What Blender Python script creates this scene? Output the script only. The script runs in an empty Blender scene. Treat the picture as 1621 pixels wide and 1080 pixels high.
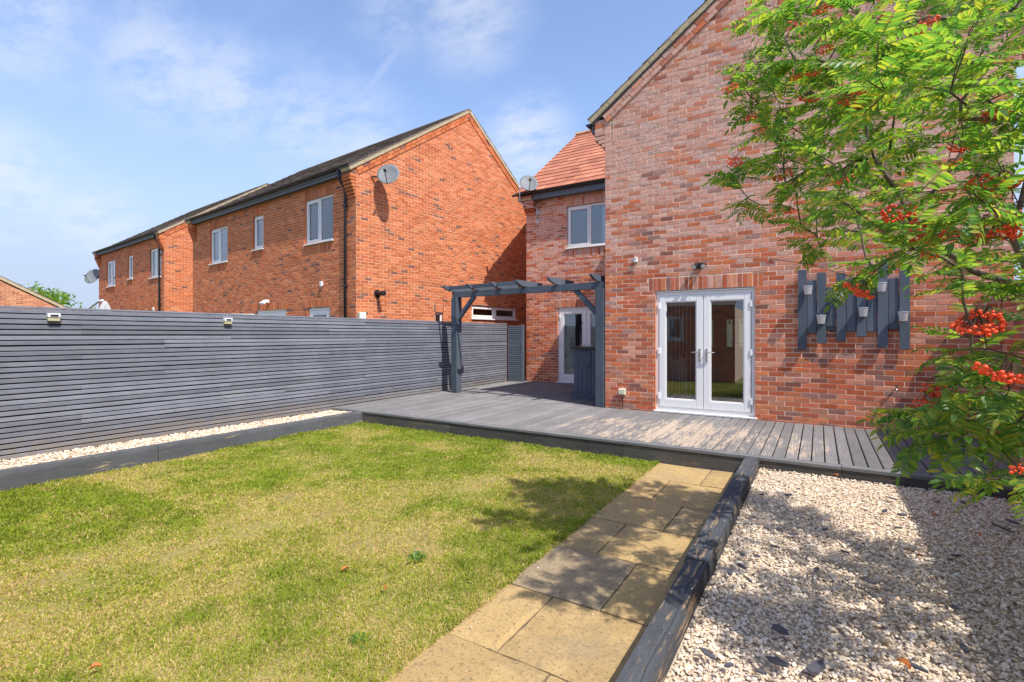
import bpy, bmesh, math, random
import numpy as np
from mathutils import Vector, Matrix

random.seed(11)
rng = np.random.default_rng(11)
R = math.radians
scn = bpy.context.scene
col = scn.collection

# ------------------------------------------------------------------ camera
cam = bpy.data.cameras.new("camera")
cam.sensor_width = 36.0
cam.lens = 17.478
cam.shift_y = -0.00617
cam.clip_start = 0.05
cam.clip_end = 2000.0
cam_o = bpy.data.objects.new("camera", cam)
cam_o.location = (0, 0, 1.55)
cam_o.rotation_euler = (R(90), 0, R(31.67))
col.objects.link(cam_o)
scn.camera = cam_o

# ------------------------------------------------------------------ light
SUN = Vector((1.0, -0.37, 1.58)).normalized()
SUN_EL = math.asin(SUN.z)
SUN_AZ = math.atan2(SUN.x, SUN.y)
sun = bpy.data.lights.new("sun", 'SUN')
sun.energy = 2.3
sun.angle = R(0.7)
sun.color = (1.0, 0.95, 0.87)
sun_o = bpy.data.objects.new("sun", sun)
sun_o.rotation_euler = SUN.to_track_quat('Z', 'Y').to_euler()
sun_o.location = (8, -3, 14)
col.objects.link(sun_o)

world = bpy.data.worlds.new("World")
scn.world = world
world.use_nodes = True
SKY_STRENGTH = 0.125
scn.view_settings.view_transform = 'Standard'
scn.view_settings.look = 'None'
scn.view_settings.exposure = 1.42
scn.view_settings.gamma = 1.0
scn.view_settings.use_curve_mapping = False
scn.cycles.max_bounces = 8
scn.cycles.diffuse_bounces = 4
scn.cycles.transparent_max_bounces = 12
scn.cycles.use_denoising = True


class NT:
    """small helper for building node trees"""
    def __init__(self, tree):
        self.t = tree
        tree.nodes.clear()

    def n(self, kind, props=None, **ins):
        nd = self.t.nodes.new(kind)
        for k, v in (props or {}).items():
            setattr(nd, k, v)
        for k, v in ins.items():
            key = int(k[1:]) if k[0] == '_' and k[1:].isdigit() else k.replace('_', ' ')
            self.set(nd.inputs[key], v)
        return nd

    def set(self, sock, v):
        if isinstance(v, bpy.types.NodeSocket):
            self.t.links.new(v, sock)
        elif isinstance(v, bpy.types.Node):
            self.t.links.new(v.outputs[0], sock)
        else:
            sock.default_value = v

    def math(self, op, a, b=None, c=None, clamp=False):
        nd = self.t.nodes.new('ShaderNodeMath')
        nd.operation = op
        nd.use_clamp = clamp
        for i, v in enumerate((a, b, c)):
            if v is not None:
                self.set(nd.inputs[i], v)
        return nd.outputs[0]

    def mix(self, f, a, b, blend='MIX'):
        nd = self.t.nodes.new('ShaderNodeMix')
        nd.data_type = 'RGBA'
        nd.blend_type = blend
        self.set(nd.inputs[0], f)
        self.set(nd.inputs[6], a)
        self.set(nd.inputs[7], b)
        return nd.outputs[2]

    def ramp(self, f, stops, interp='LINEAR'):
        nd = self.t.nodes.new('ShaderNodeValToRGB')
        nd.color_ramp.interpolation = interp
        el = nd.color_ramp.elements
        while len(el) < len(stops):
            el.new(0.5)
        for e, (p, c) in zip(el, stops):
            e.position = p
            e.color = (*c, 1) if len(c) == 3 else c
        self.set(nd.inputs[0], f)
        return nd.outputs[0]

    def noise(self, scale, vec=None, detail=4, rough=0.55, dim='3D', out=0):
        nd = self.t.nodes.new('ShaderNodeTexNoise')
        nd.inputs['Scale'].default_value = scale
        nd.inputs['Detail'].default_value = detail
        nd.inputs['Roughness'].default_value = rough
        if vec is not None:
            self.set(nd.inputs['Vector'], vec)
        return nd.outputs[out]

    def mapr(self, v, a, b, c=0.0, d=1.0):
        nd = self.t.nodes.new('ShaderNodeMapRange')
        nd.clamp = True
        nd.interpolation_type = 'SMOOTHSTEP'
        self.set(nd.inputs[0], v)
        for i, x in enumerate((a, b, c, d)):
            nd.inputs[i + 1].default_value = x
        return nd.outputs[0]

    def pos(self):
        return self.t.nodes.new('ShaderNodeNewGeometry').outputs['Position']

    def rand(self):
        """one random number per loose piece and per object"""
        g = self.t.nodes.new('ShaderNodeNewGeometry').outputs['Random Per Island']
        o = self.t.nodes.new('ShaderNodeObjectInfo').outputs['Random']
        return self.math('FRACT', self.math('ADD', g, o))

    def bump(self, h, dist=0.01, strength=0.6):
        nd = self.t.nodes.new('ShaderNodeBump')
        nd.inputs['Strength'].default_value = strength
        nd.inputs['Distance'].default_value = dist
        self.set(nd.inputs['Height'], h)
        return nd.outputs[0]

    def principled(self, base, rough=0.7, normal=None, metal=0.0, spec=0.3):
        p = self.t.nodes.new('ShaderNodeBsdfPrincipled')
        self.set(p.inputs['Base Color'], base)
        self.set(p.inputs['Roughness'], rough)
        self.set(p.inputs['Metallic'], metal)
        p.inputs['Specular IOR Level'].default_value = spec
        if normal is not None:
            self.set(p.inputs['Normal'], normal)
        return p

    def out(self, sh):
        o = self.t.nodes.new('ShaderNodeOutputMaterial')
        self.set(o.inputs[0], sh)


def c4(c):
    return (c[0], c[1], c[2], 1.0)


def new_mat(name):
    m = bpy.data.materials.new(name)
    m.use_nodes = True
    return m, NT(m.node_tree)


# ---- sky : Nishita with soft cloud wisps and one contrail, all by direction
w = NT(world.node_tree)
sky = w.n('ShaderNodeTexSky', dict(sky_type='NISHITA', sun_disc=False, sun_elevation=SUN_EL,
                                   sun_rotation=SUN_AZ, altitude=50, air_density=1.15, dust_density=0.9, ozone_density=2.2))
dirv = w.n('ShaderNodeTexCoord').outputs['Generated']
dirn = w.n('ShaderNodeVectorMath', dict(operation='NORMALIZE'), _0=dirv).outputs[0]
sep = w.n('ShaderNodeSeparateXYZ', _0=dirn)
zc = w.math('ADD', w.math('MAXIMUM', sep.outputs[2], 0.0), 0.12)
plane = w.n('ShaderNodeCombineXYZ', _0=w.math('DIVIDE', sep.outputs[0], zc), _1=w.math('DIVIDE', sep.outputs[1], zc), _2=0.0)
wisp = w.noise(3.4, w.n('ShaderNodeMapping', _0=plane.outputs[0], _3=(1.0, 1.7, 1.0), _2=(0, 0, 0.5)).outputs[0], 9, 0.66)
puff = w.noise(0.55, plane.outputs[0], 5, 0.5)


def blob(d, r, amp):
    dd = Vector(d).normalized()
    dist = w.n('ShaderNodeVectorMath', dict(operation='DISTANCE'), _0=dirn, _1=tuple(dd)).outputs['Value']
    return w.math('MULTIPLY', w.mapr(dist, r, r * 0.1), amp)


mask = None
for d, r, a in [((-.843, .356, .403), .13, 0.8), ((-.80, .43, .392), .12, .8), ((-.887, .20, .43), .15, .8),
                ((-.756, .54, .37), .14, .65), ((-.70, .61, .365), .13, .7), ((-.47, .81, .37), .12, 1.1),
                ((-.50, .676, .54), .14, .9), ((-.60, .60, .53), .10, .55), ((-.952, .20, .215), .12, .9), ((-.934, .31, .175), .09, .75),
                ((.25, .85, .35), .3, .8), ((.8, .4, .3), .35, .8), ((.3, -.8, .4), .35, .8), ((-.5, -.7, .4), .35, .8), ((.9, -.3, .2), .25, .7), ((-.9, -.35, .3), .25, .7)]:
    b = blob(d, r, a)
    mask = b if mask is None else w.math('MAXIMUM', mask, b)
cloud = w.math('MULTIPLY', mask, w.mapr(wisp, 0.30, 0.60))
cloud = w.math('ADD', cloud, w.math('MULTIPLY', w.mapr(puff, 0.5, 0.75), w.math('MULTIPLY', w.mapr(wisp, 0.4, 0.75), 0.22)))
# contrail: a thin great-circle stroke
ca, cb = Vector((-.588, .628, .513)).normalized(), Vector((-.678, .6034, .4198)).normalized()
cn = ca.cross(cb).normalized()
cm = ((ca + cb) / 2).normalized()
off = w.math('ABSOLUTE', w.n('ShaderNodeVectorMath', dict(operation='DOT_PRODUCT'), _0=dirn, _1=tuple(cn)).outputs['Value'])
along = w.n('ShaderNodeVectorMath', dict(operation='DISTANCE'), _0=dirn, _1=tuple(cm)).outputs['Value']
trail = w.math('MULTIPLY', w.mapr(off, 0.011, 0.001), w.mapr(along, 0.13, 0.05))
trail = w.math('MULTIPLY', trail, w.mapr(wisp, 0.2, 0.6, 0.16, 0.36))
cloud = w.math('MAXIMUM', cloud, trail)
cloud = w.math('MULTIPLY', cloud, 0.55, clamp=True)
haze_f = w.mapr(sep.outputs[2], 0.46, 0.03, 0.0, 0.9)
skyb = w.mix(1.0, sky.outputs[0], (0.74, 0.72, 0.77, 1), 'MULTIPLY')
skyc = w.mix(haze_f, skyb, (1.5, 1.82, 2.55, 1))
skyc = w.mix(cloud, skyc, (2.8, 2.9, 3.2, 1))
bg = w.n('ShaderNodeBackground', Color=skyc, Strength=SKY_STRENGTH)
wo = w.t.nodes.new('ShaderNodeOutputWorld')
w.set(wo.inputs[0], bg)


# ------------------------------------------------------------------ helpers
ORIGIN = {}


def wl(o):
    return ORIGIN.get(o.name, Vector((0, 0, 0))) if o else Vector((0, 0, 0))


def tag(o, label=None, cat=None, group=None, kind=None):
    if label: o["label"] = label
    if cat: o["category"] = cat
    if group: o["group"] = group
    if kind: o["kind"] = kind
    return o


def thing(name, label, cat, loc, group=None):
    o = bpy.data.objects.new(name, None)
    o.empty_display_size = 0.1
    o.location = loc
    col.objects.link(o)
    ORIGIN[o.name] = Vector(loc)
    return tag(o, label, cat, group)


class MB:
    """collects polygons in world space; build() links them as one mesh object"""
    def __init__(self):
        self.v, self.f, self.m = [], [], []

    def poly(self, pts, mi=0):
        b = len(self.v)
        self.v.extend([tuple(p) for p in pts])
        self.f.append(tuple(range(b, b + len(pts))))
        self.m.append(mi)

    def mesh(self, verts, faces, mi=0):
        b = len(self.v)
        self.v.extend([tuple(p) for p in verts])
        for f in faces:
            self.f.append(tuple(b + i for i in f))
            self.m.append(mi)

    def hexa(self, p, mi=0):
        """8 corners: bottom ring then top ring, counter-clockwise from above"""
        self.mesh(p, [(3, 2, 1, 0), (4, 5, 6, 7), (0, 1, 5, 4), (1, 2, 6, 5), (2, 3, 7, 6), (3, 0, 4, 7)], mi)

    def box(self, x0, x1, y0, y1, z0, z1, mi=0):
        self.hexa([(x0, y0, z0), (x1, y0, z0), (x1, y1, z0), (x0, y1, z0), (x0, y0, z1), (x1, y0, z1), (x1, y1, z1), (x0, y1, z1)], mi)

    def fbox(self, fr, u0, u1, v0, v1, d0, d1, mi=0):
        P = fr.P
        self.hexa([P(u0, v0, d1), P(u1, v0, d1), P(u1, v0, d0), P(u0, v0, d0), P(u0, v1, d1), P(u1, v1, d1), P(u1, v1, d0), P(u0, v1, d0)], mi)

    def tube(self, pts, rad, n=8, mi=0, cap=True):
        pts = [Vector(p) for p in pts]
        if not hasattr(rad, '__len__'): rad = [rad] * len(pts)
        base = len(self.v)
        ref = None
        for i, p in enumerate(pts):
            t = (pts[min(i + 1, len(pts) - 1)] - pts[max(i - 1, 0)])
            t = t.normalized() if t.length > 1e-9 else Vector((0, 0, 1))
            if ref is None:
                ref = Vector((1, 0, 0)) if abs(t.x) < .9 else Vector((0, 1, 0))
            a = (ref - t * ref.dot(t))
            a = a.normalized() if a.length > 1e-6 else t.orthogonal().normalized()
            ref = a
            b = t.cross(a)
            for k in range(n):
                an = 2 * math.pi * k / n
                self.v.append(tuple(p + (a * math.cos(an) + b * math.sin(an)) * rad[i]))
        for i in range(len(pts) - 1):
            for k in range(n):
                a0, a1 = base + i * n + k, base + i * n + (k + 1) % n
                self.f.append((a0, a1, a1 + n, a0 + n)); self.m.append(mi)
        if cap:
            self.f.append(tuple(base + k for k in reversed(range(n)))); self.m.append(mi)
            e = base + (len(pts) - 1) * n
            self.f.append(tuple(e + k for k in range(n))); self.m.append(mi)

    def lathe(self, c, axis, prof, n=16, mi=0):
        """prof: list of (distance along axis, radius)"""
        c = Vector(c); ax = Vector(axis).normalized()
        self.tube([c + ax * s for s, r in prof], [max(r, 1e-4) for s, r in prof], n, mi)

    def build(self, name, mat, parent=None, smooth=False, kind=None, bevel=0.0, bseg=2):
        o0 = wl(parent)
        me = bpy.data.meshes.new(name)
        me.from_pydata([(x - o0.x, y - o0.y, z - o0.z) for x, y, z in self.v], [], self.f)
        mats = mat if isinstance(mat, (list, tuple)) else [mat]
        for mm in mats: me.materials.append(mm)
        if len(mats) > 1: me.polygons.foreach_set('material_index', self.m)
        if smooth: me.polygons.foreach_set('use_smooth', [True] * len(me.polygons))
        me.update()
        o = bpy.data.objects.new(name, me)
        col.objects.link(o)
        if parent: o.parent = parent
        ORIGIN[o.name] = Vector(o0)
        if bevel > 0:
            md = o.modifiers.new("bevel", 'BEVEL')
            md.width = bevel; md.segments = bseg; md.limit_method = 'ANGLE'; md.angle_limit = R(40)
        if kind: o["kind"] = kind
        return o


class Fr:
    """wall frame: u to the right as seen from outside, v up, d outwards"""
    def __init__(self, o, u):
        self.o = Vector(o); self.u = Vector((u[0], u[1], 0)).normalized(); self.v = Vector((0, 0, 1)); self.n = self.u.cross(self.v)

    def P(self, u, v, d=0.0):
        return self.o + self.u * u + self.v * v + self.n * d


def np_obj(name, verts, faces_flat, loop_tot, mat, parent=None, cols=None, smooth=False):
    """fast mesh from numpy arrays"""
    me = bpy.data.meshes.new(name)
    nv, nl, nf = len(verts), len(faces_flat), len(loop_tot)
    me.vertices.add(nv); me.loops.add(nl); me.polygons.add(nf)
    me.vertices.foreach_set('co', np.ascontiguousarray(verts, np.float32).ravel())
    me.loops.foreach_set('vertex_index', np.ascontiguousarray(faces_flat, np.int32))
    ls = np.concatenate([[0], np.cumsum(loop_tot)[:-1]]).astype(np.int32)
    me.polygons.foreach_set('loop_start', ls)
    me.polygons.foreach_set('use_smooth', np.full(nf, smooth))
    me.update(calc_edges=True)
    if cols is not None:
        at = me.color_attributes.new('tint', 'FLOAT_COLOR', 'POINT')
        c = np.ones((nv, 4), np.float32); c[:, :3] = cols
        at.data.foreach_set('color', c.ravel())
    me.materials.append(mat)
    o = bpy.data.objects.new(name, me)
    col.objects.link(o)
    if parent: o.parent = parent
    ORIGIN[o.name] = wl(parent)
    return o


def vnoise(x, y, scale, seed=0):
    """value noise in numpy"""
    g = np.random.default_rng(seed).random((128, 128))
    x = np.asarray(x) * scale + 500.3; y = np.asarray(y) * scale + 500.7
    xi, yi = np.floor(x).astype(int), np.floor(y).astype(int)
    fx, fy = x - xi, y - yi
    fx = fx * fx * (3 - 2 * fx); fy = fy * fy * (3 - 2 * fy)
    a = g[xi % 128, yi % 128]; b = g[(xi + 1) % 128, yi % 128]; c = g[xi % 128, (yi + 1) % 128]; d = g[(xi + 1) % 128, (yi + 1) % 128]
    return (a * (1 - fx) + b * fx) * (1 - fy) + (c * (1 - fx) + d * fx) * fy


def fbm(x, y, scale, seed=0):
    return (vnoise(x, y, scale, seed) * .5 + vnoise(x, y, scale * 2.1, seed + 1) * .3 + vnoise(x, y, scale * 4.3, seed + 2) * .2)


# ------------------------------------------------------------------ materials
def brick_mat(name, stops, mottle, pale=0.0, dirt=0.0):
    m, t = new_mat(name)
    r = t.rand()
    base = t.ramp(r, stops, 'CONSTANT')
    r2 = t.n('ShaderNodeTexWhiteNoise', dict(noise_dimensions='1D'), W=t.math('MULTIPLY', r, 917.3)).outputs[0]
    p = t.pos()
    fine = t.noise(55, p, 5, 0.7)
    blot = t.noise(13, p, 4, 0.65)
    var = t.math('ADD', t.math('MULTIPLY', r2, 0.36), 0.82)
    base = t.mix(1.0, base, t.n('ShaderNodeCombineXYZ', _0=var, _1=var, _2=var).outputs[0], 'MULTIPLY')
    base = t.mix(t.mapr(blot, 0.48, 0.72, 0, mottle), base, (0.13, 0.075, 0.06, 1))
    base = t.mix(t.mapr(fine, 0.55, 0.8, 0, 0.35), base, (0.60, 0.34, 0.22, 1))
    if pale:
        # lime bloom: brick by brick; extra paleness higher up is lens glare painted in
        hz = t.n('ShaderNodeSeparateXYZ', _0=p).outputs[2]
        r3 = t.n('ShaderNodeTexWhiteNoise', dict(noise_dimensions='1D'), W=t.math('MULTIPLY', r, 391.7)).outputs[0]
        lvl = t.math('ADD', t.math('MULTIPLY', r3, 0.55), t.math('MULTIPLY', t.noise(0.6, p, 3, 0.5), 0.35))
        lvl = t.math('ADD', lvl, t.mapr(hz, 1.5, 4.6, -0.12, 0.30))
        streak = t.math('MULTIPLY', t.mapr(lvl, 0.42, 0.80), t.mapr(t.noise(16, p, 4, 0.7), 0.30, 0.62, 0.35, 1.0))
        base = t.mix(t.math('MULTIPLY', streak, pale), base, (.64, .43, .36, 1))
    nm = t.bump(t.math('ADD', t.math('MULTIPLY', fine, 0.7), blot), 0.006, 0.7)
    t.out(t.principled(base, 0.88, nm, spec=0.15))
    return m


def simple_mat(name, c, rough=0.6, metal=0.0, nscale=0, namt=0.0, bump=0.0, spec=0.35, c2=None):
    m, t = new_mat(name)
    base, nm = c4(c), None
    if nscale:
        nz = t.noise(nscale, t.pos(), 5, 0.6)
        base = t.mix(t.mapr(nz, 0.35, 0.7, 0, namt), c4(c), c4(c2 if c2 else [x * .5 for x in c]))
        if bump: nm = t.bump(nz, bump, 0.5)
    t.out(t.principled(base, rough, nm, metal, spec))
    return m


def wood_mat(name, c, c2, wear=None, wear_amt=0.0, axis=0, rough=0.75, stretch=14.0, tint=0.25, region=None, wscale=2.2, splash=0.0):
    """painted timber: grain along one axis, tone per board, worn patches of bare wood"""
    m, t = new_mat(name)
    p = t.pos()
    sc = [stretch, stretch, stretch]; sc[axis] = 0.9
    gv = t.n('ShaderNodeMapping', _3=tuple(sc)); t.set(gv.inputs[0], p)
    grain = t.noise(6, gv.outputs[0], 6, 0.65)
    cloudy = t.noise(1.7, p, 4, 0.6)
    r = t.rand()
    v = t.math('ADD', t.math('MULTIPLY', r, tint), 1.0 - tint / 2)
    base = t.mix(t.mapr(grain, 0.35, 0.7, 0, 0.75), c4(c), c4(c2))
    base = t.mix(t.mapr(cloudy, 0.4, 0.7, 0, 0.35), base, c4([x * 1.45 for x in c]))
    base = t.mix(1.0, base, t.n('ShaderNodeCombineXYZ', _0=v, _1=v, _2=v).outputs[0], 'MULTIPLY')
    if wear:
        ws = [5.0, 5.0, 5.0]; ws[axis] = 0.7
        wv = t.n('ShaderNodeMapping', _3=tuple(ws)); t.set(wv.inputs[0], p)
        wp = t.math('MULTIPLY', t.noise(wscale, wv.outputs[0], 7, 0.72), 0.55)
        wp = t.math('ADD', wp, t.math('MULTIPLY', grain, 0.45))
        wp = t.math('ADD', wp, t.math('MULTIPLY', t.math('SUBTRACT', t.rand(), 0.5), 0.06))
        lo = 0.60 - 0.12 * wear_amt
        if region:
            (cx, cy, rx, ry) = region
            s = t.n('ShaderNodeSeparateXYZ', _0=p)
            dx = t.math('DIVIDE', t.math('SUBTRACT', s.outputs[0], cx), rx)
            dy = t.math('DIVIDE', t.math('SUBTRACT', s.outputs[1], cy), ry)
            d2 = t.math('ADD', t.math('MULTIPLY', dx, dx), t.math('MULTIPLY', dy, dy))
            wp = t.math('ADD', wp, t.mapr(d2, 1.3, 0.0, -0.07, 0.10))
        base = t.mix(t.mapr(wp, lo, lo + 0.07, 0, 0.9), base, c4(wear))
    if splash:
        hz = t.n('ShaderNodeSeparateXYZ', _0=p).outputs[2]
        sp = t.math('MULTIPLY', t.mapr(hz, splash + .32, splash), t.mapr(t.noise(7, p, 5, .7), .3, .65, .15, .8))
        base = t.mix(sp, base, (.24, .20, .155, 1))
    nm = t.bump(grain, 0.004, 0.5)
    t.out(t.principled(base, rough, nm, spec=0.12))
    return m


M = {}
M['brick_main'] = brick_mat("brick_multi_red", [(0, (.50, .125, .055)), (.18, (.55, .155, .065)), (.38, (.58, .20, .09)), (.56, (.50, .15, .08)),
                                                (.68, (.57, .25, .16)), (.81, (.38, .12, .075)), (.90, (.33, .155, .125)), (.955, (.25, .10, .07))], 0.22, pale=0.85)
M['brick_neigh'] = brick_mat("brick_orange", [(0, (.54, .16, .062)), (.3, (.58, .185, .072)), (.6, (.52, .145, .056)), (.82, (.60, .21, .09)), (.95, (.25, .11, .075))], 0.12)
M['brick_garage'] = brick_mat("brick_pale_orange", [(0, (.50, .20, .10)), (.4, (.55, .24, .13)), (.75, (.45, .17, .085)), (.95, (.25, .11, .08))], 0.12)
M['mortar_main'] = simple_mat("mortar_cream", (.84, .63, .47), 0.95, nscale=18, namt=.5, bump=.004, c2=(.68, .48, .35))
M['mortar_neigh'] = simple_mat("mortar_buff", (.74, .50, .35), 0.95, nscale=18, namt=.4, bump=.004, c2=(.62,.39,.26))
M['path_joint'] = simple_mat('path_joint', (.13, .10, .07), 1.0, nscale=40, namt=.6, bump=.005)
M['upvc'] = simple_mat("white_upvc", (.82, .81, .79), 0.32, nscale=5, namt=.12, c2=(.76,.75,.73))
M['sill'] = simple_mat("sill_white", (.74, .74, .72), 0.4, nscale=6, namt=.25, c2=(.6, .58, .53))
M['grey_paint'] = wood_mat("grey_blue_timber", (.098, .118, .145), (.07, .084, .105), axis=2, stretch=16)
M['grey_paint_x'] = wood_mat("grey_blue_timber_beam", (.10, .12, .147), (.072, .086, .107), axis=0, stretch=16)
M['fence_paint'] = wood_mat("grey_fence_paint", (.195, .206, .243), (.14, .15, .182), wear=(.30,.31,.30), wear_amt=0.22, axis=1, tint=0.42, splash=.16)
M['fence_back'] = simple_mat("fence_dark_backing", (.018, .019, .024), 0.9)
M['fascia'] = simple_mat("fascia_anthracite", (.12, .145, .185), 0.45, nscale=8, namt=.3)
M['gutter'] = simple_mat("black_plastic", (.022, .024, .03), 0.35)
M['soffit'] = simple_mat("soffit_grey", (.10, .11, .12), .6)
M['verge'] = simple_mat("verge_mortar", (.58, .48, .31), 0.95, nscale=14, namt=.6, bump=.01, c2=(.40, .32, .2))
M['tile_dark'] = brick_mat("roof_tile_brown", [(0, (.19, .155, .13)), (.35, (.23, .19, .16)), (.7, (.16, .135, .115))], 0.3)
M['tile_red'] = brick_mat("roof_tile_red", [(0, (.42, .165, .10)), (.35, (.46, .19, .115)), (.7, (.38, .145, .09))], 0.15)
M['ridge'] = brick_mat("ridge_tile_sand", [(0, (.50, .27, .14)), (.5, (.44, .22, .12))], 0.25)
M['deck'] = wood_mat("deck_grey_stain", (.195, .187, .186), (.135, .13, .13), wear=(.46, .365, .28), wear_amt=0.36, axis=1, tint=0.3, region=(-1.7, 7.0, 2.2, 1.5), wscale=2.6)
M['deck_edge'] = wood_mat("deck_edge_stain", (.17, .175, .18), (.11, .11, .115), wear=(.38, .29, .2), wear_amt=0.35, axis=0)
M['deck_fascia'] = wood_mat("deck_fascia_stain", (.09,.088,.082), (.05,.05,.047), wear=(.22, .16, .10), wear_amt=0.45, axis=0)
M['sleeper'] = wood_mat("sleeper_stain", (.085, .09, .10), (.045, .048, .055), wear=(.34, .24, .15), wear_amt=0.75, axis=1, stretch=10, wscale=3.5, rough=.95)
M['sleeper_left'] = wood_mat("edging_stain", (.112, .118, .128), (.08, .084, .092), wear=(.40, .31, .2), wear_amt=0.55, axis=1, stretch=10)
M['steel'] = simple_mat("brushed_steel", (.62, .61, .6), 0.32, metal=1.0)
M['zinc'] = simple_mat("galvanised_zinc", (.62, .64, .66), 0.42, metal=0.55, nscale=30, namt=.35, c2=(.45, .46, .48))
M['dish'] = simple_mat("dish_grey", (.17, .18, .19), 0.55, nscale=12, namt=.3)
M['black'] = simple_mat("black_metal", (.02, .02, .022), 0.45)
M['white_plastic'] = simple_mat("white_plastic", (.78, .78, .77), .4)
M['cream_plastic'] = simple_mat("cream_plastic", (.62, .58, .44), .5)
M['worktop'] = simple_mat("worktop_dark", (.05, .04, .035), 0.45, nscale=20, namt=.4)
M['blind'] = simple_mat("pale_blind", (.80, .86, .92), 0.8)
M['room_wall'] = simple_mat("room_plaster", (.62, .56, .50), 0.9)
M['room_floor'] = simple_mat("room_oak_floor", (.30, .2, .12), .5, nscale=4, namt=.4)
M['curtain'] = simple_mat("curtain_pale_green", (.55, .62, .54), .9)
M['soil'] = simple_mat("soil", (.11, .08, .05), 1.0, nscale=9, namt=.6, bump=.02, c2=(.2, .15, .085))
M['lawn_base'] = simple_mat("lawn_thatch", (.27, .22, .085), 1.0, nscale=14, namt=.7, bump=.02, c2=(.17,.18,.05))
M['field'] = simple_mat("field_grass", (.10, .11, .04), 1.0, nscale=.6, namt=.6, c2=(.16, .13, .06))
M['gravel_base'] = simple_mat("gravel_bed_fines", (.56, .46, .35), 1.0, nscale=60, namt=.8, bump=.02, c2=(.4,.32,.24))
M['slate'] = simple_mat("slate_purple", (.085, .082, .10), .6, nscale=20, namt=.4)
M['dry_leaf'] = simple_mat("dry_leaf_orange", (.50, .16, .035), .7, nscale=40, namt=.4)
M['bark'] = simple_mat("rowan_bark", (.15, .115, .085), .85, nscale=30, namt=.5, bump=.006)
M['twig'] = simple_mat("rowan_twig", (.11, .065, .045), .8, nscale=30, namt=.4)
M['berry'] = simple_mat("rowan_berry", (.86, .07, .016), .35, nscale=90, namt=.35, c2=(.82, .17, .02), spec=.5)
M['lamp_lens'] = simple_mat("solar_lens", (.6, .6, .56), .25)
M['lamp_base'] = simple_mat("solar_base", (.48, .45, .28), .5)
M['solar_cell'] = simple_mat("solar_cell", (.04, .045, .07), .2)
M['cloth_white'] = simple_mat("white_canopy_cloth", (.50, .49, .50), .85, nscale=25, namt=.3)


def make_glass():
    m, t = new_mat("window_glass")
    fz = t.n('ShaderNodeFresnel', IOR=1.62)
    gl = t.n('ShaderNodeBsdfGlossy', Roughness=0.0, Color=(.95, .97, 1, 1))
    tr = t.n('ShaderNodeBsdfTransparent', Color=(.86, .89, .9, 1))
    f = t.math('MULTIPLY', fz, 2.2, clamp=True)
    t.out(t.n('ShaderNodeMixShader', _0=f, _1=tr.outputs[0], _2=gl.outputs[0]).outputs[0])
    return m


M['glass'] = make_glass()


def make_frosted():
    m, t = new_mat("frosted_door_glass")
    tr = t.n('ShaderNodeBsdfTranslucent', Color=(.85, .9, .72, 1))
    t.out(tr.outputs[0])
    return m


M['frosted'] = make_frosted()


def make_slab(name, stops, speck, hi):
    m, t = new_mat(name)
    p = t.pos()
    a = t.noise(5, p, 7, 0.65); b = t.noise(48, p, 6, 0.75); c = t.noise(1.6, p, 4, .6); d = t.noise(16, p, 6, .7)
    r = t.rand()
    base = t.ramp(r, stops, 'CONSTANT')
    base = t.mix(t.mapr(a, .42, .68, 0, .7), base, c4(hi))
    base = t.mix(t.mapr(d, .50, .70, 0, .5), base, (.22, .165, .09, 1))
    base = t.mix(t.mapr(b, .52, .66, 0, speck), base, (.10, .078, .05, 1))
    base = t.mix(t.mapr(c, .48, .72, 0, .45), base, (.24, .195, .135, 1))
    base = t.mix(t.mapr(b, .40, .28, 0, .5), base, (.58, .46, .29, 1))
    t.out(t.principled(base, .88, t.bump(t.math('ADD', t.math('ADD', a, t.math('MULTIPLY', d, .5)), t.math('MULTIPLY', b, .4)), .016, .8), spec=.18))
    return m


M['slab'] = make_slab("riven_sandstone_slab", [(0, (.40, .27, .12)), (.3, (.44, .30, .13)), (.62, (.37, .26, .125)), (.84, (.35, .25, .13))], .75, (.50, .35, .16))
M['slab_grey'] = make_slab("worn_aggregate_slab", [(0, (.31, .235, .145)), (.5, (.33, .25, .155))], .9, (.37, .28, .17))


def make_stone():
    m, t = new_mat("cream_limestone_chips")
    r = t.rand()
    base = t.ramp(r, [(0, (.74, .60, .45)), (.22, (.79, .68, .54)), (.45, (.66, .53, .39)), (.6, (.74, .65, .55)), (.76, (.58, .45, .32)), (.88, (.70, .52, .34)), (.96, (.42, .33, .26))], 'CONSTANT')
    nz = t.noise(120, t.pos(), 3, .6)
    base = t.mix(t.mapr(nz, .5, .8, 0, .3), base, (.40, .32, .24, 1))
    t.out(t.principled(base, .8, t.bump(nz, .004, .4), spec=.2))
    return m


M['stone'] = make_stone()


def make_blade():
    m, t = new_mat("grass_blades")
    at = t.n('ShaderNodeVertexColor', dict(layer_name='tint'))
    d = t.n('ShaderNodeBsdfDiffuse', Color=at.outputs[0])
    tr = t.n('ShaderNodeBsdfTranslucent', Color=at.outputs[0])
    t.out(t.n('ShaderNodeMixShader', _0=0.42, _1=d.outputs[0], _2=tr.outputs[0]).outputs[0])
    return m


M['blade'] = make_blade()


def make_leaf():
    m, t = new_mat("rowan_leaflet")
    r = t.rand()
    nz = t.noise(2.0, t.pos(), 3, .5)
    base = t.ramp(t.math('ADD', t.math('MULTIPLY', r, .7), t.math('MULTIPLY', nz, .4)),
                  [(0.1, (.045, .125, .03)), (.33, (.08, .195, .038)), (.6, (.15, .27, .042)), (.82, (.25, .32, .045)), (.98, (.42, .35, .05))])
    d = t.principled(base, .42, spec=.4)
    tr = t.n('ShaderNodeBsdfTranslucent', Color=t.mix(1.0, base, (2.15, 2.1, 1.05, 1), 'MULTIPLY'))
    t.out(t.n('ShaderNodeMixShader', _0=0.5, _1=d.outputs[0], _2=tr.outputs[0]).outputs[0])
    return m


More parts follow.
